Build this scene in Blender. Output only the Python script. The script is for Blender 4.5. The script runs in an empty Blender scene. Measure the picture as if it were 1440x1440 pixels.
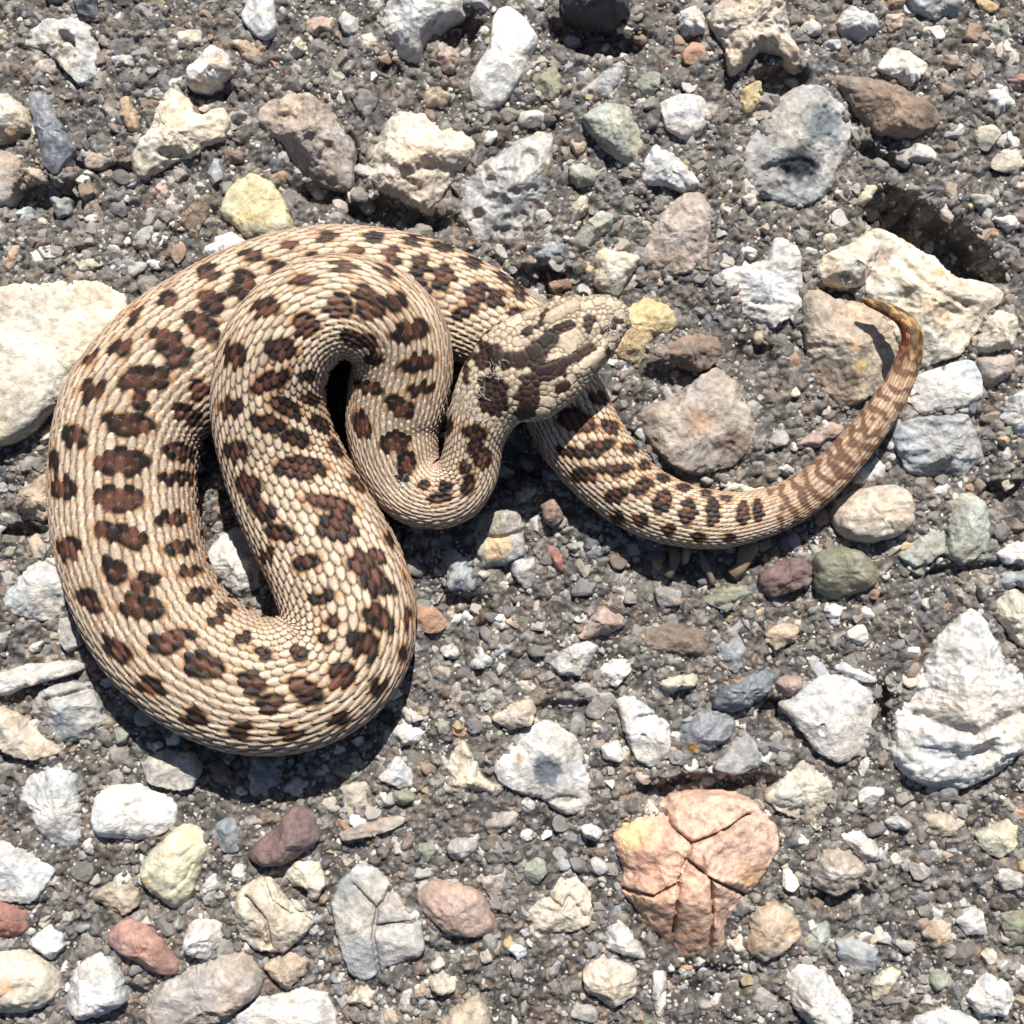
import bpy, math, random
import numpy as np

# ---------------------------------------------------------------- units
# the whole place is laid out in "u" (1 u = 0.15 mm); the frame is 1440 u = 21.6 cm wide
U = 0.00015
CAM_H = 2000.0            # camera height in u
random.seed(7)
rng = np.random.default_rng(7)

# ---------------------------------------------------------------- camera, world, sun, exposure
scene = bpy.context.scene
cam_data = bpy.data.cameras.new("camera")
cam = bpy.data.objects.new("camera", cam_data)
scene.collection.objects.link(cam)
cam.location = (0, 0, CAM_H * U)
cam.rotation_euler = (0, 0, 0)
cam_data.sensor_width = 36
cam_data.lens = 36 * CAM_H / 1440.0
cam_data.clip_start = 0.01
cam_data.clip_end = 100
cam_data.dof.use_dof = True
cam_data.dof.focus_distance = (CAM_H - 105) * U
cam_data.dof.aperture_fstop = 14
scene.camera = cam

SUN_DIR = np.array([-0.14, -1.0, -1.15])      # the way the light travels
SUN_DIR = SUN_DIR / np.linalg.norm(SUN_DIR)
elev = math.asin(-SUN_DIR[2])
azim = math.atan2(-SUN_DIR[0], -SUN_DIR[1])   # clockwise from +Y
world = bpy.data.worlds.new("World")
scene.world = world
world.use_nodes = True
wn = world.node_tree
wn.nodes.clear()
wo = wn.nodes.new("ShaderNodeOutputWorld")
bg = wn.nodes.new("ShaderNodeBackground")
sky = wn.nodes.new("ShaderNodeTexSky")
sky.sky_type = 'NISHITA'
sky.sun_disc = False
sky.sun_elevation = elev
sky.sun_rotation = azim
bg.inputs[1].default_value = 0.05
wn.links.new(sky.outputs[0], bg.inputs[0])
wn.links.new(bg.outputs[0], wo.inputs[0])

sun_data = bpy.data.lights.new("sun", 'SUN')
sun_data.energy = 5.0
sun_data.angle = math.radians(0.5)
sun_data.color = (1.0, 0.955, 0.88)
sun = bpy.data.objects.new("sun", sun_data)
scene.collection.objects.link(sun)
from mathutils import Vector
sun.rotation_euler = Vector(SUN_DIR).to_track_quat('-Z', 'Y').to_euler()
sun.location = (0.1, 1, 1)

scene.view_settings.view_transform = 'Standard'
scene.view_settings.look = 'None'
scene.view_settings.exposure = 0.80
scene.view_settings.gamma = 1
scene.view_settings.use_curve_mapping = False
scene.cycles.max_bounces = 6


# ---------------------------------------------------------------- helpers
def W(px, py, z=0.0):
    """a point seen at (px, py) on the photo's 1440 grid, at height z, in u"""
    k = (CAM_H - z) / CAM_H
    return (np.asarray(px, float) - 720) * k, (720 - np.asarray(py, float)) * k


def _hash(ix, iy, iz, seed):
    h = (ix.astype(np.int64) * 374761393 + iy.astype(np.int64) * 668265263 + iz.astype(np.int64) * 2147483647 + seed * 1274126177) & 0xFFFFFFFF
    h = ((h ^ (h >> 13)) * 1274126177) & 0xFFFFFFFF
    h = (h ^ (h >> 16)) & 0xFFFFFFFF
    h = (h * 2246822519) & 0xFFFFFFFF
    h = (h ^ (h >> 15)) & 0xFFFFFFFF
    return h / 2147483647.5 - 1.0


def noise(x, y, z=0.0, seed=0):
    x = np.asarray(x, float); y = np.asarray(y, float); z = np.asarray(z, float) + np.zeros_like(x)
    ix = np.floor(x); iy = np.floor(y); iz = np.floor(z)
    fx = x - ix; fy = y - iy; fz = z - iz
    ix = ix.astype(np.int64); iy = iy.astype(np.int64); iz = iz.astype(np.int64)
    fx = fx * fx * (3 - 2 * fx); fy = fy * fy * (3 - 2 * fy); fz = fz * fz * (3 - 2 * fz)
    out = 0
    for dz in (0, 1):
        wz = fz if dz else 1 - fz
        for dy in (0, 1):
            wy = fy if dy else 1 - fy
            for dx in (0, 1):
                wx = fx if dx else 1 - fx
                out = out + wx * wy * wz * _hash(ix + dx, iy + dy, iz + dz, seed)
    return out


def fbm(x, y, z=0.0, seed=0, octaves=4, gain=0.55):
    a = 1.0; s = 0.0; t = 0.0; f = 1.0
    for k in range(octaves):
        s = s + a * noise(x * f + 17.3 * k, y * f - 9.1 * k, np.asarray(z) * f, seed + k)
        t += a; a *= gain; f *= 2.03
    return s / t


def smooth(a, b, x):
    t = np.clip((x - a) / (b - a), 0, 1)
    return t * t * (3 - 2 * t)


def cells(x, y, size, seed):
    """distance to the nearest / second jittered cell centre (in cells) and that cell's random number"""
    X = np.asarray(x) / size; Y = np.asarray(y) / size
    ix = np.floor(X).astype(np.int64); iy = np.floor(Y).astype(np.int64)
    f1 = np.full(X.shape, 9.0); f2 = np.full(X.shape, 9.0); idn = np.zeros(X.shape)
    z0 = np.zeros_like(ix)
    for dy in (-1, 0, 1):
        for dx in (-1, 0, 1):
            jx = ix + dx; jy = iy + dy
            cx = jx + 0.5 + 0.45 * _hash(jx, jy, z0, seed); cy = jy + 0.5 + 0.45 * _hash(jx, jy, z0 + 1, seed)
            d = np.hypot(X - cx, Y - cy) * (1 + 0.3 * _hash(jx, jy, z0 + 3, seed))
            n = d < f1
            f2 = np.where(n, f1, np.minimum(f2, d)); idn = np.where(n, _hash(jx, jy, z0 + 2, seed), idn); f1 = np.where(n, d, f1)
    return f1, f2, idn


def build_mesh(name, verts, faces_flat, loop_n, cols=None, smooth_shade=True):
    """verts Nx3 in u; faces given flat with a constant corner count or an array of counts"""
    me = bpy.data.meshes.new(name)
    n = len(verts)
    faces_flat = np.asarray(faces_flat, np.int32).ravel()
    if np.isscalar(loop_n):
        nf = len(faces_flat) // loop_n
        tot = np.full(nf, loop_n, np.int32)
    else:
        tot = np.asarray(loop_n, np.int32); nf = len(tot)
    start = np.concatenate([[0], np.cumsum(tot)[:-1]]).astype(np.int32)
    me.vertices.add(n); me.loops.add(len(faces_flat)); me.polygons.add(nf)
    me.vertices.foreach_set("co", (np.asarray(verts, np.float32) * U).ravel())
    me.loops.foreach_set("vertex_index", faces_flat)
    me.polygons.foreach_set("loop_start", start)
    me.polygons.foreach_set("loop_total", tot)
    me.update(calc_edges=True)
    me.polygons.foreach_set("use_smooth", np.full(nf, smooth_shade, bool))
    if cols is not None:
        at = me.color_attributes.new("Col", 'FLOAT_COLOR', 'POINT')
        c4 = np.ones((n, 4), np.float32); c4[:, :3] = np.clip(cols, 0.004, 0.9)
        at.data.foreach_set("color", c4.ravel())
    me.validate()
    return me


def link(name, me, mat, loc=(0, 0, 0), parent=None, label=None, cat=None, kind=None, group=None):
    o = bpy.data.objects.new(name, me)
    scene.collection.objects.link(o)
    if mat is not None and len(me.materials) == 0:
        me.materials.append(mat)
    o.location = [c * U for c in loc]
    if parent is not None:
        o.parent = parent
    if label: o["label"] = label
    if cat: o["category"] = cat
    if kind: o["kind"] = kind
    if group: o["group"] = group
    return o


# ---------------------------------------------------------------- materials
def rock_material(name, rough=0.8, bump=0.5, mottling=0.35, grain=1.0, spec=0.35, fine=True):
    m = bpy.data.materials.new(name); m.use_nodes = True
    nt = m.node_tree; N = nt.nodes; L = nt.links
    b = N["Principled BSDF"]
    at = N.new("ShaderNodeAttribute"); at.attribute_name = "Col"
    geo = N.new("ShaderNodeNewGeometry")
    n1 = N.new("ShaderNodeTexNoise"); n1.inputs["Scale"].default_value = 0.16 / U / 1.0 * 0.9
    n1.inputs["Detail"].default_value = 4; n1.inputs["Roughness"].default_value = 0.7
    n2 = N.new("ShaderNodeTexNoise"); n2.inputs["Scale"].default_value = 0.035 / U
    n2.inputs["Detail"].default_value = 5; n2.inputs["Roughness"].default_value = 0.65
    for n in (n1, n2): L.new(geo.outputs["Position"], n.inputs["Vector"])
    mr1 = N.new("ShaderNodeMapRange"); mr1.inputs[1].default_value = 0.25; mr1.inputs[2].default_value = 0.75
    mr1.inputs[3].default_value = 1 - mottling * grain; mr1.inputs[4].default_value = 1 + mottling * grain
    mr2 = N.new("ShaderNodeMapRange"); mr2.inputs[1].default_value = 0.3; mr2.inputs[2].default_value = 0.7
    mr2.inputs[3].default_value = 1 - mottling; mr2.inputs[4].default_value = 1 + mottling * 0.6
    L.new(n1.outputs[0], mr1.inputs[0]); L.new(n2.outputs[0], mr2.inputs[0])
    mu = N.new("ShaderNodeMath"); mu.operation = 'MULTIPLY'
    L.new(mr1.outputs[0], mu.inputs[0]); L.new(mr2.outputs[0], mu.inputs[1])
    vm = N.new("ShaderNodeVectorMath"); vm.operation = 'SCALE'
    L.new(at.outputs["Color"], vm.inputs[0]); L.new(mu.outputs[0], vm.inputs["Scale"])
    L.new(vm.outputs[0], b.inputs["Base Color"])
    mr3 = N.new("ShaderNodeMapRange"); mr3.inputs[1].default_value = 0.3; mr3.inputs[2].default_value = 0.7
    mr3.inputs[3].default_value = max(rough - 0.22, 0.1); mr3.inputs[4].default_value = min(rough + 0.15, 1)
    L.new(n1.outputs[0], mr3.inputs[0]); L.new(mr3.outputs[0], b.inputs["Roughness"])
    b.inputs["Specular IOR Level"].default_value = spec
    if fine:
        bp = N.new("ShaderNodeBump"); bp.inputs["Strength"].default_value = bump; bp.inputs["Distance"].default_value = 2.2 * U
        L.new(n1.outputs[0], bp.inputs["Height"])
        bp2 = N.new("ShaderNodeBump"); bp2.inputs["Strength"].default_value = bump; bp2.inputs["Distance"].default_value = 5 * U
        L.new(n2.outputs[0], bp2.inputs["Height"]); L.new(bp.outputs[0], bp2.inputs["Normal"])
        L.new(bp2.outputs[0], b.inputs["Normal"])
    return m


MAT_ROUGH = rock_material("rough_stone", 0.8, 0.95, 0.36)
MAT_SMOOTH = rock_material("smooth_stone", 0.68, 0.75, 0.3)
MAT_WET = rock_material("glossy_slate", 0.5, 0.7, 0.35, spec=0.6)
MAT_GRIT = rock_material("grit_grains", 0.7, 0.4, 0.25)
MAT_GROUND = rock_material("asphalt_binder", 0.7, 1.0, 0.6, spec=0.6)

# ---------------------------------------------------------------- the ground: worn asphalt
# hollows and humps: x, y, rx, ry, angle, depth
HOLLOWS = [
    (1312, 338, 108, 42, -32, 88), (1100, 115, 38, 26, 0, 45), (560, 305, 95, 22, -12, 30), (62, 282, 62, 30, 0, 34),
    (838, 52, 70, 30, -10, 40), (645, 45, 30, 34, 0, 34), (768, 398, 45, 26, 0, 32), (950, 528, 50, 20, 0, 28),
    (1180, 268, 30, 12, 0, 0), (1180, 1262, 48, 20, 6, 20), (985, 1385, 75, 30, 5, 18), (25, 748, 45, 12, 0, 22),
    (985, 1113, 105, 26, 4, 36), (495, 230, 12, 40, 0, 26), (455, 272, 40, 14, 0, 26), (140, 235, 60, 12, -5, 18),
    (640, 880, 45, 60, 0, 22), (970, 800, 110, 40, 0, 14), (1240, 222, 44, 12, -25, 24), (300, 132, 34, 10, 0, 20),
    (545, 110, 22, 30, 0, 22), (1175, 412, 30, 10, -25, 26), (950, 1250, 100, 120, 0, 8), (720, 650, 60, 40, 0, 26),
    (1085, 1000, 25, 18, 0, 28), (1350, 640, 80, 60, 0, 6), (475, 560, 40, 90, 0, 30), (335, 720, 45, 130, -20, 24),
    (1400, 700, 40, 24, 20, 26), (180, 1395, 30, 10, 0, 20), (800, 1000, 60, 18, 0, 16), (1240, 1010, 14, 50, 0, 20),
    (1340, 805, 60, 12, 10, 18), (1060, 505, 30, 30, 0, 14), (880, 620, 30, 20, 0, 8),
]


def ground_z(x, y):
    """height of the binder surface (u) at world (x, y) in u"""
    px = x + 720; py = 720 - y
    z = 9 * fbm(x / 120, y / 120, 0, 11, 3) + 7 * fbm(x / 34, y / 34, 0, 21, 3)
    r = 1 - np.abs(fbm(x / 16, y / 16, 0, 31, 3))
    z = z + 5.0 * (r - 0.75)
    for (cx, cy, rx, ry, ang, dep) in HOLLOWS:
        if dep == 0: continue
        a = -math.radians(-ang)
        dx = px - cx; dy = py - cy
        ux = dx * math.cos(a) - dy * math.sin(a); uy = dx * math.sin(a) + dy * math.cos(a)
        q = np.sqrt((ux / rx) ** 2 + (uy / ry) ** 2)
        q = q + 0.18 * fbm(x / 22, y / 22, 0, 77, 2)
        z = z - dep * (1 - smooth(0.55, 1.15, q))
    return z + 2


fine = np.arange(-745, 745.1, 2.75)
out_ = 745 + 6 * (1.13 ** np.arange(1, 42) - 1) / .13
axis_ = np.r_[-out_[::-1], fine, out_]
nx = len(axis_)
gx, gy = np.meshgrid(axis_, axis_)
gz = ground_z(gx, gy)
wxx = gx + 3.5 * fbm(gx / 9, gy / 9, 0, 81, 2); wyy = gy + 3.5 * fbm(gx / 9, gy / 9, 5, 81, 2)
A1, A2, AI = cells(wxx, wyy, 17, 5)
B1, B2, BI = cells(wxx * .93 + 40, wyy * 1.05, 7.5, 6)
la = smooth(0.02, .3, A2 - A1) * (0.35 + 0.65 * (AI > -0.25)); lb = smooth(0.0, .35, B2 - B1)
gz = gz + 8.0 * la * (0.6 + 0.4 * AI) * (1 - 0.6 * A1) + 4.0 * lb * (0.5 + 0.5 * BI) * (1 - .4 * B1) + 2.6 * fbm(gx / 5.5, gy / 5.5, 0, 41, 2)
V = np.stack([gx.ravel(), gy.ravel(), gz.ravel()], 1)
ii = np.arange(nx * nx).reshape(nx, nx)
F = np.stack([ii[:-1, :-1], ii[:-1, 1:], ii[1:, 1:], ii[1:, :-1]], -1).reshape(-1, 4)
t1 = fbm(V[:, 0] / 50, V[:, 1] / 50, 0, 51, 4)[:, None]
t2 = fbm(V[:, 0] / 5, V[:, 1] / 5, 0, 61, 2)[:, None]
binder = np.array([0.046, 0.041, 0.038]) * (1 + 0.7 * t1) * (1 + 0.6 * t2)
GP = np.array([(.30, .28, .26), (.22, .20, .18), (.36, .32, .27), (.17, .15, .14), (.28, .20, .15), (.24, .19, .16), (.42, .39, .35), (.20, .20, .21)])
ca_ = GP[((AI.ravel() + 1) * 40).astype(int) % len(GP)]; cb_ = GP[((BI.ravel() + 1) * 53).astype(int) % len(GP)]
wa = (smooth(.05, .3, A2 - A1) * (AI > 0.05) * .75).ravel()[:, None] * (1 - np.clip(-t2 * .8, 0, .6))
wb = (smooth(.08, .35, B2 - B1) * (BI > -0.1) * .7).ravel()[:, None]
binder = binder * (1 - wb) + cb_ * .60 * wb * (1 + .3 * t2)
binder = binder * (1 - wa) + ca_ * .62 * wa * (1 + .3 * t2)
warm = np.clip(t1 * 2 - 0.2, 0, 1) * np.array([0.02, 0.011, 0.003])
ground_me = build_mesh("ground", V, F, 4, binder + warm)
ground = link("ground", ground_me, MAT_GROUND, kind="structure")
ground["label"] = "worn grey asphalt surface with stones bedded in dark gritty binder"
# far sheet that carries the surface on beyond the built patch, 4 mm below
FV = np.array([[-60000, -60000, -60], [60000, -60000, -60], [60000, 60000, -60], [-60000, 60000, -60]], float)
far_me = build_mesh("road_surface", FV, [0, 1, 2, 3], 4, np.tile([0.11, 0.1, 0.09], (4, 1)))
link("road", far_me, MAT_GROUND, kind="structure", loc=(0, 0, -20))

# ---------------------------------------------------------------- the stones
# palette (albedo)
PAL = dict(
    white=(.52, .495, .46), cream=(.48, .425, .345), beige=(.45, .385, .315), tan=(.37, .295, .225), taupe=(.31, .265, .23),
    pale=(.44, .425, .405), grey=(.32, .31, .295), blue=(.275, .278, .28), slate=(.145, .152, .165), dark=(.075, .073, .07),
    brown=(.20, .15, .118), rust=(.20, .13, .10), red=(.23, .115, .095), brick=(.31, .185, .155), maroon=(.15, .10, .095),
    pink=(.34, .255, .22), yellow=(.43, .37, .235), ochre=(.46, .37, .22), lemon=(.44, .41, .31), olive=(.19, .19, .14),
    green=(.285, .29, .25), terra=(.47, .31, .235), bluewhite=(.46, .455, .445), orange=(.40, .30, .205),
)
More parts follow.
